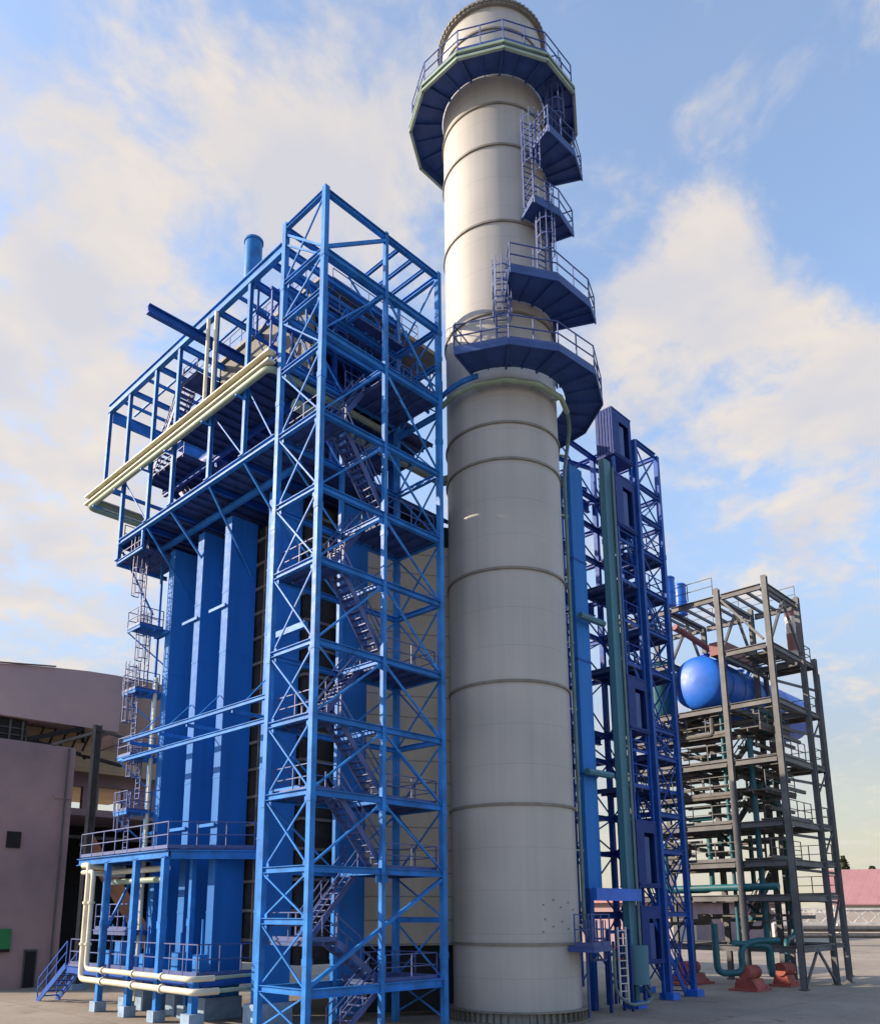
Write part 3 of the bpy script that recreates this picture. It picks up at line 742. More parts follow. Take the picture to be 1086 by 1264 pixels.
# blue flat duct and its beam, teal downcomer
fd = thing('flat_duct', (31, 20, 4.8), 'wide flat blue vertical duct just right of the chimney', 'duct')
MB().box(30.55, 31.6, 20.0, 20.35, 5.0, 25.0).build('duct_body', WEB, fd)
m = MB()
for z in (9.9, 15.2, 20.1): m.box(30.52, 31.63, 19.97, 20.38, z, z+.1)
m.build('joint_flange', BLUED, fd)
MB().box(29.5, 33.06, 18.95, 19.2, 4.47, 4.98).build('support_beam', BRIGHT, fd)
MB().box(30.6, 30.9, 20.0, 20.3, .02, 5.0).build('leg', BLUED, fd)
td = thing('teal_downpipe', (32.9, 19.4, 0), 'tall square teal downpipe with pale edge pipes, right of the flat blue duct', 'duct')
MB().box(32.62, 33.22, 19.36, 19.66, 1.4, 25.9).build('duct_body', TEAL, td)
m = MB()
m.tube(bend([(33.3, 19.3, 25.6), (33.3, 19.3, .9), (32.9, 18.6, .5), (31.2, 17.9, .42), (30.0, 18.0, .42), (29.5, 18.3, .9), (29.5, 18.3, 2.6)], .4), .065, 8)
m.tube(bend([(33.1, 19.2, 25.2), (33.1, 19.2, 1.1), (32.6, 18.5, .85)], .3), .05, 8)
m.build('edge_pipe', RUNG, td)
MB().tube([(32.7, 19.3, 1.0), (32.7, 19.3, 2.2), (32.7, 19.3, 2.6)], .62, 18).build('outlet_vessel', TEAL, td)
MB().box(32.35, 33.05, 19.0, 19.7, .01, .3).build('footing', BRIGHT, td)
MB().bar((32.7, 19.35, .2), (32.7, 19.35, 1.2), .3).build('leg', TEALD, td)
for z in (17.2, 10.0): MB().tube([(30.4, 19.7, z), (32.2, 19.6, z)], .16, 8).build('link_pipe', TEAL, td)
mk = thing('valve_stand', (30.8, 18.6, 0), 'violet-blue valve stand with white-edged ladder and pipes, at the foot of the flat duct', 'valve stand')
ladder(mk, 30.9, 18.75, .35, 3.4, R(-110), False, .4, WHITE)
m = MB()
for x, y in ((30.4, 19.1), (31.4, 19.1), (31.4, 18.7), (31.9, 19.0)): m.bar((x, y, .02), (x, y, 3.3), .1)
for z in (1.2, 2.3, 3.2): m.bar((30.4, 19.1, z), (31.9, 19.0, z), .08, .14); m.bar((31.4, 18.7, z), (31.9, 19.0, z), .07)
for k in range(5): m.tube([(30.5+.3*k, 19.3, .3), (30.5+.3*k, 19.3, 2.8)], .06, 8)
m.build('frame', VIOLET, mk)
for k in range(3):
    x, z = 30.55+.5*k, 2.6-.5*k
    MB().lathe((x, 19.0, z), [(.17,-.02),(.2,0),(.17,.02)], 14, closed_prof=True).build('hand_wheel', RED, mk)

# ------------------------------------------------------------------ 8 grey open frame on the right
gf = thing('steel_frame', (48, 20, 0), 'open dark grey multi-storey steel frame at the right carrying vessels and pipes', 'steel frame')
GXs = (45.7, 50.5); GYs = (17.15, 20.0, 23.2, 26.6); GT = 22.55
for x in GXs:
    for y in GYs: hcol(gf, x, y, .03, GT+.4 if y < 21 else GT, .29, .29, GREY)
for x, y, zt in ((52.5, 17.15, 19.4), (57.5, 18.7, 19.8), (52.5, 20.2, 19.4)): hcol(gf, x, y, .03, zt, .25, .25, GREY)
LVg = [2.26, 4.95, 6.8, 8.95, 12.5, 15.8, 19.0, GT]
for z in LVg:
    for y in GYs: MB().ibeam((45.95, y, z-.2), (50.25, y, z-.2), .2, .34).build('beam', GREY, gf)
    for x in GXs:
        for a, b in zip(GYs[:-1], GYs[1:]):
            if z == 19.0 and a == 20.0: continue
            MB().ibeam((x, a+.25, z-.2), (x, b-.25, z-.2), .2, .34).build('beam', GREY, gf)
    if z < 20:
        MB().ibeam((50.7, 17.15, z-.15), (52.3, 17.15, z-.15), .16, .24).build('cantilever', GREY, gf)
        MB().ibeam((50.7, 20.0, z-.15), (52.3, 20.2, z-.15), .16, .24).build('cantilever', GREY, gf)
        MB().ibeam((52.5, 17.3, z-.15), (52.5, 20.0, z-.15), .16, .24).build('cantilever', GREY, gf)
        if z > 3:
            MB().ibeam((52.7, 17.2, z-.5), (57.3, 18.6, z-.5), .16, .24).build('cantilever', GREY, gf)
            MB().bar((52.7, 20.2, z-.15), (57.3, 18.8, z-.4), .1, .16).build('cantilever', GREY, gf)
for z in LVg[1:7]:                                    # floors: bars with gaps
    m = MB(); n = 9
    for k in range(n):
        y = 17.6+(26.2-17.6)*k/(n-1)
        if random.random() < .85 and not (z == 19.0 and 19.5 < y < 23.8): m.box(45.9, 50.3, y-.07, y+.07, z-.36, z-.1)
    for k in range(4):
        x = 46.5+k*1.1; m.box(x-.04, x+.04, 17.4, 19.6 if z == 19.0 else 26.3, z-.42, z-.355)
    x0 = 45.9+random.random()*1.5; y0 = 17.7 if z == 19.0 else 18+random.random()*3
    m.box(x0, x0+2.2, y0, y0+(1.7 if z == 19.0 else 2.6), z-.11, z-.03)
    m.box(48.3, 50.2, 24.0 if z == 19.0 else 23.0, 25.5, z-.11, z-.03)
    m.build('floor_grid', GREYG, gf)
    deck(gf, 50.75, 52.4, 17.3, 19.9, z-.02, GREYG, True, 'balcony'); rail(gf, [(52.35, 19.9), (52.35, 17.3), (50.8, 17.3)], z, 1.1, GREY)
rnd = random.Random(5)
for i, z in enumerate((6.8, 8.95, 10.6, 12.5, 14.2)):
    o = deck(gf, 45.95, 50.25, 17.4 if i % 2 else 18.2, 18.7 if i % 2 else 19.8, z+.12, GREYG, True, 'walkway', along='X')
    rail(o, [(45.95, 17.45 if i % 2 else 18.25), (50.2, 17.45 if i % 2 else 18.25)], z+.12, 1.05, GREY, 1.1)
    o = deck(gf, 45.95, 47.4, 20.2, 26.3, z+.02, GREYG, True, 'walkway'); rail(o, [(45.98, 20.3), (45.98, 26.2)], z+.02, 1.05, GREY, 1.2)
for z in (3.5, 7.7, 9.9, 10.8, 11.7, 13.6, 14.6):   # half floors, pipe supports and cable trays
    for k in range(7):
        y = 17.5+rnd.random()*8.6; x0 = 45.9+rnd.random()*1.2; x1 = min(50.3, x0+2.6+rnd.random()*2.4); zz = z+rnd.uniform(-.25, .25)
        MB().bar((x0, y, zz), (x1, y, zz), .12, .2).build('cross_bar', GREYG, gf)
    for k in range(5):
        x = 46+rnd.random()*4.2; y0 = 17.4+rnd.random()*5; MB().bar((x, y0, z+.3), (x, y0+2+rnd.random()*2, z+.3), .14, .14).build('cable_tray', GREYG, gf)
    x0, y0 = 45.9+rnd.random()*2.6, 17.6+rnd.random()*6; MB().box(x0, x0+1.7, y0, y0+1.8, z-.02, z+.04).build('half_floor', GREYG, gf)
    for k in range(4):
        x, y = 46+rnd.random()*3.8, 17.8+rnd.random()*7
        MB().tube(bend([(x, y, z+.6), (x, y, z-.4), (x, y+1.6, z-.4)] if k % 2 else [(x, y, z+.15), (x+1.8, y, z+.15), (x+1.8, y+.8, z+.9)], .25), .08+.06*rnd.random(), 8).build('process_pipe', TEALD if rnd.random() < .6 else GREYG, gf)
    for k in range(2):
        x, y = rnd.choice((46.4, 47.6, 49.1)), 17.6+rnd.random()*5
        MB().bar((x, y, z-1.2), (x, y, z+1.4), .1).build('hanger', GREY, gf)
m = MB()
for k in range(12):
    y = 17.6+k*.78; m.bar((45.9, y, GT-.15), (50.3, y, GT-.15), .12, .16)
m.build('roof_purlin', GREY, gf)
for y in GYs[:3]:
    MB().bar((50.3, y, 19.3), (48.2, y, 22.1), .14).build('brace', GREY, gf); MB().bar((46.0, y, 19.3), (48.2, y, 22.1), .14).build('brace', GREY, gf)
MB().bar((45.7, 17.5, 19.2), (45.7, 19.8, 22.2), .13).build('brace', GREY, gf)
for y in (17.15,):
    MB().bar((46.0, y, .2), (48.1, y, 2.0), .12).build('brace', GREY, gf); MB().bar((50.3, y, .2), (48.1, y, 2.0), .12).build('brace', GREY, gf)
    MB().bar((50.8, y, 3), (52.4, y, 4.8), .1).build('brace', GREY, gf)
rail(gf, [(45.6, 26.5), (45.6, 20.2)], GT+.05, 1.1, GREY, 1.6, toe=False)
rail(gf, [(50.5, 17.2), (50.5, 26)], GT+.05, 1.1, GREY, 1.6, toe=False)
for z0, z1 in ((2.3, 6.9), (9, 12.6), (12.6, 15.9), (15.9, 19.1)):
    stair(gf, (50.9, 22.6, z0), (52.3, 20.6, z1), .8, GREY, GREY)
for z in (4.95, 8.95, 12.5, 15.8): MB().bar((51, 17.15, z-1.6), (52.4, 17.15, z-.3), .08).build('brace', GREY, gf)

dr = thing('feed_vessel', (48, 20.2, 17.5), 'big bright blue horizontal pressure vessel lying inside the grey frame', 'vessel')
X0v, X1v, cyv, czv, rv = 46.3, 60.2, 21.85, 17.6, 1.65
prof = [(0, -.55)]+[(rv*math.sin(R(a)), -.55*math.cos(R(a))) for a in range(15, 91, 15)]+[(rv*math.sin(R(a)), (X1v-X0v)+.8*abs(math.cos(R(a)))) for a in range(90, 181, 15)]
n = 36; vs = []; fs = []
for i in range(n):
    a = 2*math.pi*i/n
    for r_, x in prof: vs.append((X0v+x, cyv+r_*math.cos(a), czv+r_*math.sin(a)))
k = len(prof)
for i in range(n):
    for q in range(k-1): fs.append((i*k+q, i*k+q+1, ((i+1)%n)*k+q+1, ((i+1)%n)*k+q))
MB().add(vs, fs, True).build('shell', BRIGHT, dr)
for x in (47.6, 49.7): MB().box(x, x+.4, cyv-1.2, cyv+1.2, 15.81, 16.6).build('saddle', BRIGHT, dr)
for x in (47.6, 49.2, 52.5): MB().lathe((x, cyv, czv+1.5), [(.22,0),(.22,.5),(.3,.5),(.3,.58),(0,.58)], 14).build('nozzle', BRIGHT, dr)
for x in (47.5, 49.2, 53.2, 56.0):
    MB().add([(x+dx, cyv+(rv+.05)*math.cos(2*math.pi*i/36), czv+(rv+.05)*math.sin(2*math.pi*i/36)) for dx in (0, .12) for i in range(36)], [(i, (i+1)%36, 36+(i+1)%36, 36+i) for i in range(36)], True).build('band', BRIGHT, dr)
for x in (47.9, 51.0): MB().tube(bend([(x, cyv-1.0, czv+1.1), (x, cyv-1.5, czv+1.9), (x+1.2, cyv-1.5, czv+1.9)], .3), .13, 8).build('branch_pipe', BRIGHT, dr)
tag(MB().tube([(46.6, 24.6, 15.9), (46.6, 24.6, 18.2), (46.6, 24.6, 19.4)], .8, 16).build('teal_tank', TEALD), 'dark teal tank behind the bright blue vessel', 'tank')
for i, (x, y, z1) in enumerate(((45.0, 22.66, 24.15), (47.0, 22.92, 24.35))):
    t_ = thing('blue_tank', (x, y, 22.5), ('left, slightly nearer bright blue upright tank on the grey frame roof' if i == 0 else 'right, slightly farther bright blue upright tank on the grey frame roof'), 'tank', 'blue tanks on the frame roof')
    MB().lathe((x, y, 0), [(0,22.4),(.36,22.4),(.36,z1),(.39,z1),(.39,z1+.06),(.3,z1+.14),(0,z1+.17)], 24).build('shell', BRIGHT, t_)
    MB().lathe((x, y, 0), [(.363,23.2),(.385,23.2),(.385,23.27),(.363,23.27)], 24, closed_prof=True).build('band', BRIGHT, t_)
tag(MB().bar((46.2, 20.5, 19.45), (50.1, 20.5, 19.55), .9, .8).build('box_duct', PINK), 'dusty red box duct lying just above the blue vessel', 'duct')
tag(MB().tube(bend([(44.5, 22.2, 20.8), (47.5, 21.4, 19.8), (49, 20.8, 19.6)], .4), .19, 10).build('red_pipe', PINK), 'dusty red pipe high in the grey frame', 'pipe')
# teal pipework
tp = [([(46.6, 19.2, 13.8), (46.6, 19.2, .9), (45.4, 18.6, .7), (45.4, 18.6, 2.2), (43.2, 19.6, 2.4)], .24, 'teal pipe dropping full height inside the grey frame, bent at its foot'),
      ([(46.2, 20.6, 15.6), (46.2, 20.6, 8), (46.2, 20.6, 1.2)], .16, 'thin teal pipe beside the full-height teal pipe'),
      ([(42.4, 20.2, 3.4), (42.4, 20.2, .9), (43.6, 19.4, .9), (43.6, 19.4, 2.2), (44.4, 19.0, 2.5), (46.0, 18.4, 2.5)], .26, 'teal pipe making a U bend beside the blue tower foot'),
      ([(50.9, 19.4, 8.4), (50.9, 19.4, 2.6), (48.6, 19.0, 2.4), (48.6, 19.0, 1.1), (47.5, 19.2, 1.0)], .22, 'teal pipe stepping down inside the right grey column'),
      ([(46.4, 22.0, 8.2), (46.4, 22.0, 5.2), (45.6, 24.4, 5.2), (45.6, 24.4, 8.0)], .22, 'teal pipe with a U loop under the middle floor'),
      ([(45.8, 24.6, 5.3), (45.8, 18.0, 5.35)], .3, 'level thick teal pipe under the low floor'),
      ([(48.0, 19.6, 11.3), (49.2, 18.8, 9.9), (49.8, 18.8, 9.7)], .34, 'short sloping teal pipe in the middle floors'),
      ([(46.0, 18.4, 15.3), (49.9, 18.4, 15.2), (50.2, 18.4, 14.2)], .2, 'teal pipe level under the blue vessel'),
      ([(48.8, 20.6, 8.4), (48.8, 20.6, 5.3), (50.2, 22, 5.3)], .2, 'teal elbow pipe behind the grey near column')]
for pts, r_, lab in tp: tag(MB().tube(bend(pts, .45), r_*.68, 10).build('teal_pipe', TEALD), lab, 'pipe', 'teal pipes in the grey frame')
m = MB()
# red pump supports
for i, (x, y, w, lab) in enumerate(((44.1, 19.3, 1.5, 'larger red pump support on the ground left of the near grey column'), (47.9, 19.0, 1.2, 'smaller red pump support behind the near grey column'), (45.9, 23.6, 1.9, 'red pump base farthest back under the grey frame'))):
    s_ = thing('pump_support', (x, y, 0), lab, 'pump base', 'red pump supports')
    MB().box(x-w*.62, x+w*.62, y-w*.5, y+w*.5, .005, .12).build('base_plate', RED, s_)
    m = MB(); h = .6
    vs = [(x-w*.4,y-w*.4,.1),(x+w*.4,y-w*.4,.1),(x+w*.4,y+w*.4,.1),(x-w*.4,y+w*.4,.1),(x-w*.44,y-w*.28,h),(x+w*.44,y-w*.28,h),(x+w*.44,y+w*.28,h),(x-w*.44,y+w*.28,h)]
    m.add(vs, [(4,5,6,7),(0,1,5,4),(1,2,6,5),(2,3,7,6),(3,0,4,7)]); m.build('pedestal', RED, s_)
    MB().tube([(x-.6, y, h+.3), (x+.15, y, h+.3), (x+.8, y, h+.3)], .36, 14).build('pump_body', RED, s_)
    m = MB()
    for sg in (-1, 1): m.bar((x+sg*w*.42, y-w*.4, .1), (x+sg*.2, y-.15, .6), .05, .25)
    m.build('gusset', RED, s_)

# ------------------------------------------------------------------ 9 hall on the left
ha = thing('industrial_hall', (10, 55, 0), 'dusty mauve industrial hall with overhanging upper storey at the left edge', 'building')
WALLU = paint('pale_mauve_render', (.50, .355, .36), .9, .15, scale=.25, dirt=(.38, .30, .33), bump=.15)
MB().box(14.6, 20.05, 48.7, 66, 0, 13.7).build('lower_wall', WALL1, ha)
up = [(14.6, 15.05), (22.6, 15.1), (22.75, 18.5), (22.3, 18.72), (20.4, 18.62), (18.4, 18.42), (16.4, 18.18), (14.6, 17.92)]
m = MB(); n = len(up)
m.add([(x, 48.75, z) for x, z in up]+[(x, 64, z) for x, z in up], [tuple(range(n-1,-1,-1))[::-1], tuple(range(2*n-1, n-1, -1))]+[((i+1)%n, i, n+i, n+(i+1)%n) for i in range(n)])
m.build('upper_wall', WALLU, ha)
MB().bar((14.6, 48.7, 17.98), (18.4, 48.7, 18.48), .2, .05).build('coping', POST, ha)
MB().box(14.7, 17.2, 49.1, 60, 13.705, 14.95).build('clerestory_window', BLACK, ha)
m = MB()
for k in range(4): x = 17-k*.7; m.box(x-.05, x+.05, 49.02, 49.09, 13.71, 14.95)
for z in (14.05, 14.45): m.box(14.7, 17.2, 49.04, 49.08, z, z+.05)
m.build('window_bars', POST, ha)
MB().box(17.2, 32.0, 54.2, 70, 13.3, 14.92).build('upper_band', WALL2, ha)
MB().box(17.3, 22.4, 50.4, 50.6, 13.71, 15.0).build('upper_band', WALL2, ha)
MB().box(25.2, 33.0, 55.0, 70, 14.925, 20.6).build('rear_storey', clad_mat('brown_siding', (.36, .25, .20), .5, .8, 'Z', .8), ha)
# rear wing with two openings
X = [20.06, 22.55, 23.45, 24.55, 26.35, 34]
for a, b in ((X[0], X[1]), (X[2], X[3]), (X[4], X[5])): MB().box(a, b, 55.2, 55.6, 10.7, 13.3).build('wing_wall', WALL1, ha)
for a, b, z0, z1 in ((X[1], X[2], 12.45, 13.3), (X[3], X[4], 12.55, 13.3)): MB().box(a, b, 55.2, 55.6, z0, z1).build('wing_wall', WALL1, ha)
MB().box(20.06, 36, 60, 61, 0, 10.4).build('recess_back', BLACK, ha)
MB().box(20.06, 36, 53.2, 62, 10.25, 10.695).build('floor_slab', WALL1, ha)
MB().box(20.06, 30, 54.8, 55.2, 8.9, 9.1).build('floor_beam', POST, ha)
MB().box(32, 33.5, 55.6, 66, 0, 13).build('wing_wall', WALL1, ha)
m = MB()
m.bar((17.3, 48.9, 13.9), (20.4, 48.9, 15.0), .25); m.bar((20.4, 48.9, 15.0), (22.2, 52.5, 13.9), .2)
for k in range(5): m.bar((18+k*.7, 49.6, 13.75), (18.4+k*.7, 49.6, 14.9), .1)
m.bar((17.3, 48.85, 13.82), (24.5, 52, 13.6), .2)
m.build('roof_truss', BLACK, ha)
MB().tube([(19.6, 48.6, .1), (19.6, 48.6, 13.6)], .06, 6).build('downpipe', POST, ha)
MB().box(18.12, 18.83, 48.6, 48.66, .02, 2.05).build('door_frame', POST, ha)
MB().box(18.2, 18.75, 48.57, 48.69, .03, 1.95).build('door', BLACK, ha)
MB().box(16.6, 17.35, 48.6, 48.69, 7.6, 8.5).build('louvre', BLACK, ha)
MB().box(19.0, 20.04, 48.63, 48.69, 10.6, 10.9).build('wall_bracket', WALL1, ha)
sg = thing('wall_sign', (16.9, 48.6, 2), 'small green panel on the hall wall at the left edge', 'sign')
MB().box(16.2, 17.3, 48.52, 48.6, 2.0, 3.2).build('panel', SIGNG, sg); MB().box(16.2, 17.3, 48.5, 48.515, 1.95, 2.12).build('frame', BLACK, sg)
# inclined conveyor behind the deck
cv = thing('inclined_conveyor', (22, 46.5, 0), 'rusty inclined conveyor gallery leaning behind the grey mast', 'conveyor')
MB().bar((20.8, 47.9, 8.2), (24.5, 46.6, 2.2), .35, .9).build('gallery', ORANGE, cv)
for t in (.3, .8):
    p = Vector((20.8, 47.9, 8.2)).lerp(Vector((24.5, 46.6, 2.2)), t); MB().bar((p.x, p.y, .02), (p.x, p.y, p.z-.4), .15).build('trestle_leg', POST, cv)
# grey mast with arm
ms = thing('grey_mast', (19.9, 45.6, 0), 'grey steel mast standing between the hall and the boiler', 'mast')
hcol(ms, 19.9, 45.6, .05, 14.6, .4, .4, POST, name='post')
MB().box(19.5, 20.3, 45.2, 46.0, .01, .3).build('footing', FOOT, ms)
m = MB(); m.bar((19.9, 45.6, 14.2), (18.4, 48, 13.6), .16); m.bar((19.9, 45.6, 14.3), (22.3, 45.2, 13.9), .14); m.bar((19.9, 45.6, 13.0), (21.5, 45.3, 13.8), .08)
m.build('arm', POST, ms)

# ------------------------------------------------------------------ 10 far background at the right
sh = thing('far_shed', (190, 60, 0), 'long low shed with a faded pink roof in the right distance', 'shed')
m = MB().add([(150, 52, 9.3), (330, 20, 9.3), (330, 100, 12.0), (150, 62, 12.0)], [(0,1,2,3)])
x0, x1, y0, y1 = 118, 320, 34, 70
MB().add([(168, 56.5, 5.4), (205, -20, 5.4), (214, -17, 12.2), (177, 59.5, 12.2), (168, 56.5, 5.2), (205, -20, 5.2), (214, -17, 12.0), (177, 59.5, 12.0)], [(0,1,2,3),(7,6,5,4),(0,4,5,1),(1,5,6,2),(2,6,7,3),(3,7,4,0)]).build('roof', SHEDR, sh)
MB().add([(169, 56.5, 0), (206, -20, 0), (206, -20, 5.2), (169, 56.5, 5.2), (173, 58, 0), (210, -18.5, 0), (210, -18.5, 5.2), (173, 58, 5.2)], [(0,1,2,3),(5,4,7,6),(3,2,6,7),(0,3,7,4),(1,5,6,2)]).build('wall', SHEDW, sh)
br = thing('pipe_bridge', (125, 35, 0), 'pale lattice pipe bridge running low in the right distance', 'pipe bridge')
a, b = Vector((104, 42, 0)), Vector((140, -12, 0)); d = (b-a); nrm = Vector((d.y, -d.x, 0)).normalized()
m = MB()
for z in (4.3, 2.6):
    m.bar(a+Vector((0,0,z)), b+Vector((0,0,z)), .25, .25)
for k in range(36):
    p, q = a+d*k/36, a+d*(k+1)/36
    m.bar(p+Vector((0,0,2.6)), q+Vector((0,0,4.3)), .12); m.bar(p+Vector((0,0,4.3)), q+Vector((0,0,2.6)), .12)
m.build('truss', WHITE, br)
for k in range(0, 37, 4):
    p = a+d*k/36; MB().bar(p, p+Vector((0,0,2.6)), .3).build('leg', WHITE, br)
m = MB()
for z, r_ in ((2.0, .35), (1.2, .3)): m.tube([a+nrm*.8+Vector((0,0,z)), b+nrm*.8+Vector((0,0,z))], r_, 8)
m.build('pipe_run', POST, br)
# blurred sheds seen through the grey frame
s2 = thing('far_plant', (120, 60, 0), 'low dusty red and grey plant sheds seen through the grey frame', 'shed')
MB().box(96, 132, 52, 74, 0, 5.2).build('wall', WALL1, s2); MB().box(95, 133, 51, 75, 5.2, 6.0).build('roof', SHEDR, s2)
MB().box(88, 92, 46, 50, 0, 3.2).build('kiosk', SHEDW, s2)
ch = thing('striped_vent', (52.4, 18.3, 19), 'faded red and white vent pipe standing on the top right balcony of the grey frame', 'vent pipe')
for k in range(4):
    MB().lathe((52.4, 18.3, 0), [(.3, 19.0+k*1.15), (.3, 20.15+k*1.15)]+([(0, 20.15+k*1.15)] if k == 3 else []), 18).build('band', PINK if k % 2 else CHW, ch)
MB().box(51.9, 52.9, 17.9, 18.7, 18.86, 19.0).build('base', GREYG, ch)

def tree(x, y, h, r_, lab, seed, slim=False):
    rnd = random.Random(seed)
    t = thing('tree', (x, y, 0), lab, 'tree')
    m = MB(); pts = [Vector((x, y, 0)), Vector((x+.1, y, h*.4)), Vector((x-.1, y+.1, h*.85))]
    m.tube(pts, .22, 7); m.build('trunk', BARK, t)
    c = MB()
    for i in range(900):
        u = rnd.random(); z = h*(.25+.75*u)
        prof_ = (math.sin(math.pi*min(1, .12+u*.86))**.7)
        a = rnd.random()*6.283; q = r_*prof_*(rnd.random()**.5)*(.75+.35*math.sin(3*a+5*u))
        p = Vector((x+q*math.cos(a), y+q*math.sin(a), z)); s_ = .22+.3*rnd.random()
        e1 = Vector((rnd.uniform(-1,1), rnd.uniform(-1,1), rnd.uniform(-1,1))).normalized()*s_
        e2 = e1.cross(Vector((rnd.uniform(-1,1), rnd.uniform(-1,1), rnd.uniform(-1,1)))).normalized()*s_
        c.add([p-e1-e2*.5, p+e1-e2*.5, p+e1+e2*.5, p-e1+e2*.5], [(0,1,2,3)])
    c.build('crown', LEAF, t)
tree(228.6, 73.0, 17.8, 1.7, 'slim dark tree rising behind the pink shed roof', 3)
tree(230.5, 67.0, 15.0, 2.6, 'low rounded dark treetop right of the slim tree', 5)

# ------------------------------------------------------------------ sky, sun, camera
SUN_EL, SUN_AZ = R(23.5), R(134)                 # azimuth measured from +X towards +Y
w = bpy.data.worlds.new('World'); scene.world = w; w.use_nodes = True
nt = w.node_tree; L = nt.links.new
for n_ in list(nt.nodes): nt.nodes.remove(n_)
out = N(nt, 'ShaderNodeOutputWorld')
sky = N(nt, 'ShaderNodeTexSky'); sky.sky_type = 'NISHITA'; sky.sun_disc = False
sky.sun_elevation = SUN_EL; sky.sun_rotation = R(90)-SUN_AZ; sky.air_density = 1.0; sky.dust_density = 1.2; sky.ozone_density = 1.6
b1 = N(nt, 'ShaderNodeBackground'); b1.inputs['Strength'].default_value = .15
tc = N(nt, 'ShaderNodeTexCoord')
nrm_ = N(nt, 'ShaderNodeVectorMath', operation='NORMALIZE'); L(tc.outputs['Generated'], nrm_.inputs[0])
sep = N(nt, 'ShaderNodeSeparateXYZ'); L(nrm_.outputs[0], sep.inputs[0])
def M(op, a, b=None, clamp=False):
    n_ = N(nt, 'ShaderNodeMath', operation=op); n_.use_clamp = clamp
    for i, v in enumerate((a, b)):
        if v is None: continue
        if isinstance(v, (int, float)): n_.inputs[i].default_value = v
        else: L(v, n_.inputs[i])
    return n_.outputs[0]
L(sky.outputs[0], b1.inputs['Color'])
# project the sky direction on a cloud layer
zc = M('ADD', M('MAXIMUM', sep.outputs['Z'], 0.0), .22)
cx = M('DIVIDE', sep.outputs['X'], zc); cy_ = M('DIVIDE', sep.outputs['Y'], zc)
cmb = N(nt, 'ShaderNodeCombineXYZ'); L(cx, cmb.inputs[0]); L(cy_, cmb.inputs[1])
warp = N(nt, 'ShaderNodeTexNoise'); warp.inputs['Scale'].default_value = 2.2; warp.inputs['Detail'].default_value = 4; L(cmb.outputs[0], warp.inputs['Vector'])
wv = N(nt, 'ShaderNodeVectorMath', operation='SCALE'); wv.inputs['Scale'].default_value = .22
ws = N(nt, 'ShaderNodeVectorMath', operation='SUBTRACT'); ws.inputs[1].default_value = (.5, .5, .5); L(warp.outputs['Color'], ws.inputs[0]); L(ws.outputs[0], wv.inputs[0])
wa = N(nt, 'ShaderNodeVectorMath', operation='ADD'); L(cmb.outputs[0], wa.inputs[0]); L(wv.outputs[0], wa.inputs[1])
fb = N(nt, 'ShaderNodeTexNoise'); fb.inputs['Scale'].default_value = 7.5; fb.inputs['Detail'].default_value = 9; fb.inputs['Roughness'].default_value = .57
L(wa.outputs[0], fb.inputs['Vector'])
# where the cloud banks lie (direction, angular radius, weight)
BANKS = [((.33,.556,.763),.12,.13),((.41,.543,.733),.09,.12),((.265,.688,.676),.09,.12),((.214,.744,.633),.10,.10),((.257,.781,.57),.13,.14),((.435,.46,.775),.06,.06),((.353,.656,.667),.09,.06),((.302,.858,.417),.15,.15),((.35,.80,.489),.09,.10),((.473,.531,.703),.10,.12),((.20,.674,.711),.06,.06),
         ((.701,.279,.657),.06,.20),((.693,.367,.62),.075,.17),((.755,.26,.60),.075,.12),((.763,.317,.563),.09,.11),((.711,.40,.579),.07,.14),((.838,.204,.506),.06,.26),((.86,.25,.44),.10,.20),((.82,.22,.53),.05,.12),((.64,.255,.725),.04,.10),((.317,.88,.353),.10,.08),
         ((.278,.623,.731),.035,-.14),((.59,.31,.745),.10,-.12),((.72,.19,.67),.07,-.20),((.82,.33,.46),.05,-.10),((.245,.72,.65),.02,-.06)]
acc = None
for d_, rr, wt in BANKS:
    dv = Vector(d_).normalized()
    dn = N(nt, 'ShaderNodeVectorMath', operation='DOT_PRODUCT'); L(nrm_.outputs[0], dn.inputs[0]); dn.inputs[1].default_value = dv
    x_ = M('DIVIDE', M('SUBTRACT', 1.0, dn.outputs['Value']), rr*rr*.5)      # ~ (angle/rr)^2
    g_ = M('MULTIPLY', M('EXPONENT', M('MULTIPLY', x_, -1.0)), wt)
    acc = g_ if acc is None else M('ADD', acc, g_)
fb2 = N(nt, 'ShaderNodeTexNoise'); fb2.inputs['Scale'].default_value = 22; fb2.inputs['Detail'].default_value = 7; fb2.inputs['Roughness'].default_value = .6
L(wa.outputs[0], fb2.inputs['Vector'])
dens = M('ADD', M('ADD', M('MULTIPLY', fb.outputs['Fac'], .78), M('MULTIPLY', fb2.outputs['Fac'], .30)), acc)
mr = N(nt, 'ShaderNodeMapRange', interpolation_type='SMOOTHSTEP'); mr.inputs['From Min'].default_value = .50; mr.inputs['From Max'].default_value = .80
L(dens, mr.inputs['Value'])
fac = M('ADD', M('MULTIPLY', mr.outputs[0], .84), .09)
# denser parts go greyer, thin parts cream
n3 = N(nt, 'ShaderNodeTexNoise'); n3.inputs['Scale'].default_value = 5.5; n3.inputs['Detail'].default_value = 6; L(wa.outputs[0], n3.inputs['Vector'])
cr = N(nt, 'ShaderNodeValToRGB'); e_ = cr.color_ramp.elements
e_[0].position = .38; e_[0].color = (.68, .665, .70, 1); e_[1].position = .64; e_[1].color = (.86, .77, .68, 1)
L(n3.outputs['Fac'], cr.inputs['Fac'])
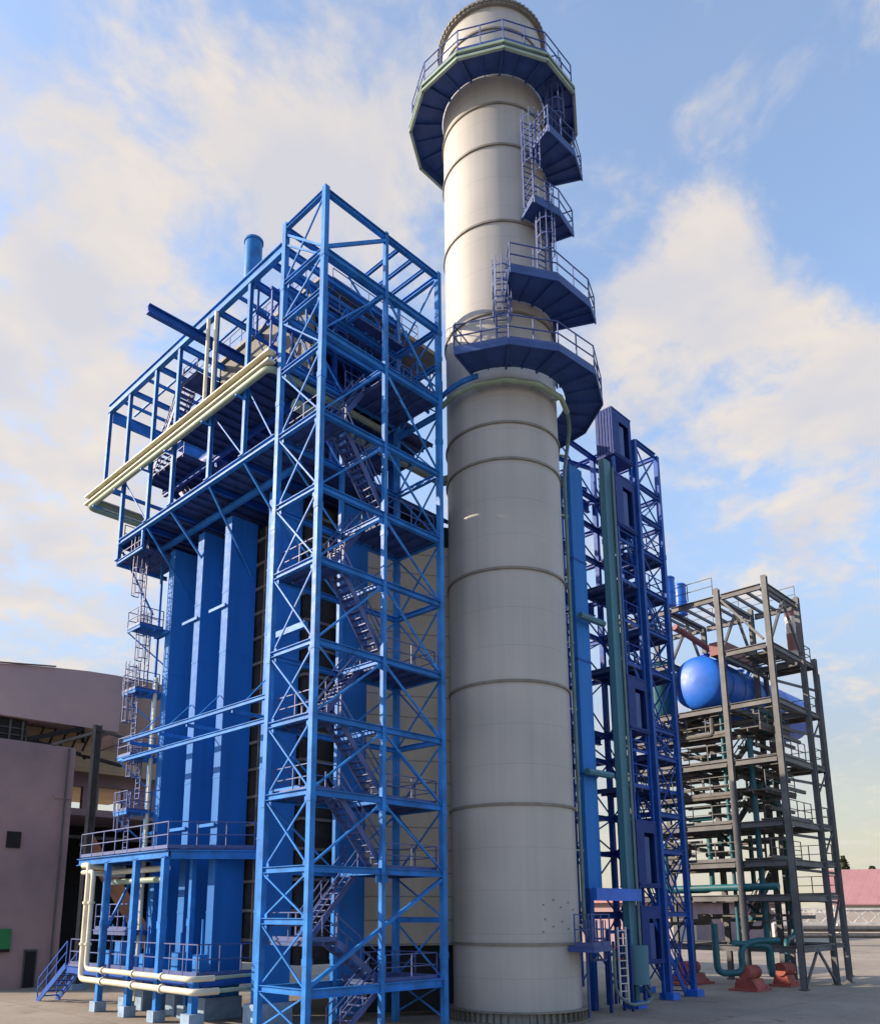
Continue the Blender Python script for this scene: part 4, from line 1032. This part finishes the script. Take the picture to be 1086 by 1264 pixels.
# low sky: pale warm haze towards the horizon
hr = N(nt, 'ShaderNodeValToRGB'); he = hr.color_ramp.elements
he[0].position = 0; he[0].color = (.70, .63, .49, 1); he[1].position = .36; he[1].color = (.42, .53, .70, 1)
for p_, c_ in ((.07, (.68, .66, .52)), (.12, (.62, .66, .60)), (.21, (.45, .53, .63))):
    q_ = he.new(p_); q_.color = (*c_, 1)
L(sep.outputs['Z'], hr.inputs['Fac'])
hz = N(nt, 'ShaderNodeMapRange', interpolation_type='SMOOTHSTEP'); hz.inputs['From Min'].default_value = .12; hz.inputs['From Max'].default_value = .56; hz.inputs['To Min'].default_value = .95; hz.inputs['To Max'].default_value = 0
L(sep.outputs['Z'], hz.inputs['Value'])
b2 = N(nt, 'ShaderNodeBackground'); b2.inputs['Strength'].default_value = .42; L(cr.outputs['Color'], b2.inputs['Color'])
b3 = N(nt, 'ShaderNodeBackground'); b3.inputs['Strength'].default_value = .40; L(hr.outputs['Color'], b3.inputs['Color'])
m0 = N(nt, 'ShaderNodeMixShader'); L(hz.outputs[0], m0.inputs[0]); L(b1.outputs[0], m0.inputs[1]); L(b3.outputs[0], m0.inputs[2])
m1 = N(nt, 'ShaderNodeMixShader'); L(fac, m1.inputs[0]); L(m0.outputs[0], m1.inputs[1]); L(b2.outputs[0], m1.inputs[2])
L(m1.outputs[0], out.inputs['Surface'])

sd = bpy.data.lights.new('Sun', 'SUN'); sd.energy = 3.2; sd.angle = R(.5); sd.color = (1, .80, .585)
so = bpy.data.objects.new('Sun', sd); col.objects.link(so)
dsun = Vector((math.cos(SUN_EL)*math.cos(SUN_AZ), math.cos(SUN_EL)*math.sin(SUN_AZ), math.sin(SUN_EL)))
so.rotation_euler = dsun.to_track_quat('Z', 'Y').to_euler(); so.location = (0, 0, 80)

cd = bpy.data.cameras.new('Camera'); cam = bpy.data.objects.new('Camera', cd); col.objects.link(cam)
cam.location = (0, 0, 4.0)
pitch, roll, az = R(12.3738), R(-.1448), R(45.1293)
ev = Vector((math.cos(az), math.sin(az), 0)); eu = Vector((-math.sin(az), math.cos(az), 0))
def plant(v): return Vector((ev.x*v[0]+ev.y*v[1], eu.x*v[0]+eu.y*v[1], v[2]))
cp, sp_ = math.cos(pitch), math.sin(pitch)
fw = Vector((0, cp, sp_)); rt = Vector((1, 0, 0)); uu = Vector((0, -sp_, cp))
r2 = rt*math.cos(roll)+uu*math.sin(roll); u2 = uu*math.cos(roll)-rt*math.sin(roll)
r2, u2, fw = plant(r2), plant(u2), plant(fw)
mw = Matrix(((r2.x, u2.x, -fw.x, 0), (r2.y, u2.y, -fw.y, 0), (r2.z, u2.z, -fw.z, 0), (0, 0, 0, 1)))
cam.rotation_euler = mw.to_euler()
cd.sensor_fit = 'HORIZONTAL'; cd.sensor_width = 36; cd.lens = 1017.446/1086*36
cd.shift_x = (543-512.58)/1086; cd.shift_y = (903.81-632)/1086
cd.clip_start = .5; cd.clip_end = 8000
scene.camera = cam
scene.view_settings.view_transform = 'Standard'; scene.view_settings.look = 'None'
scene.view_settings.exposure = 1.3; scene.view_settings.gamma = 1
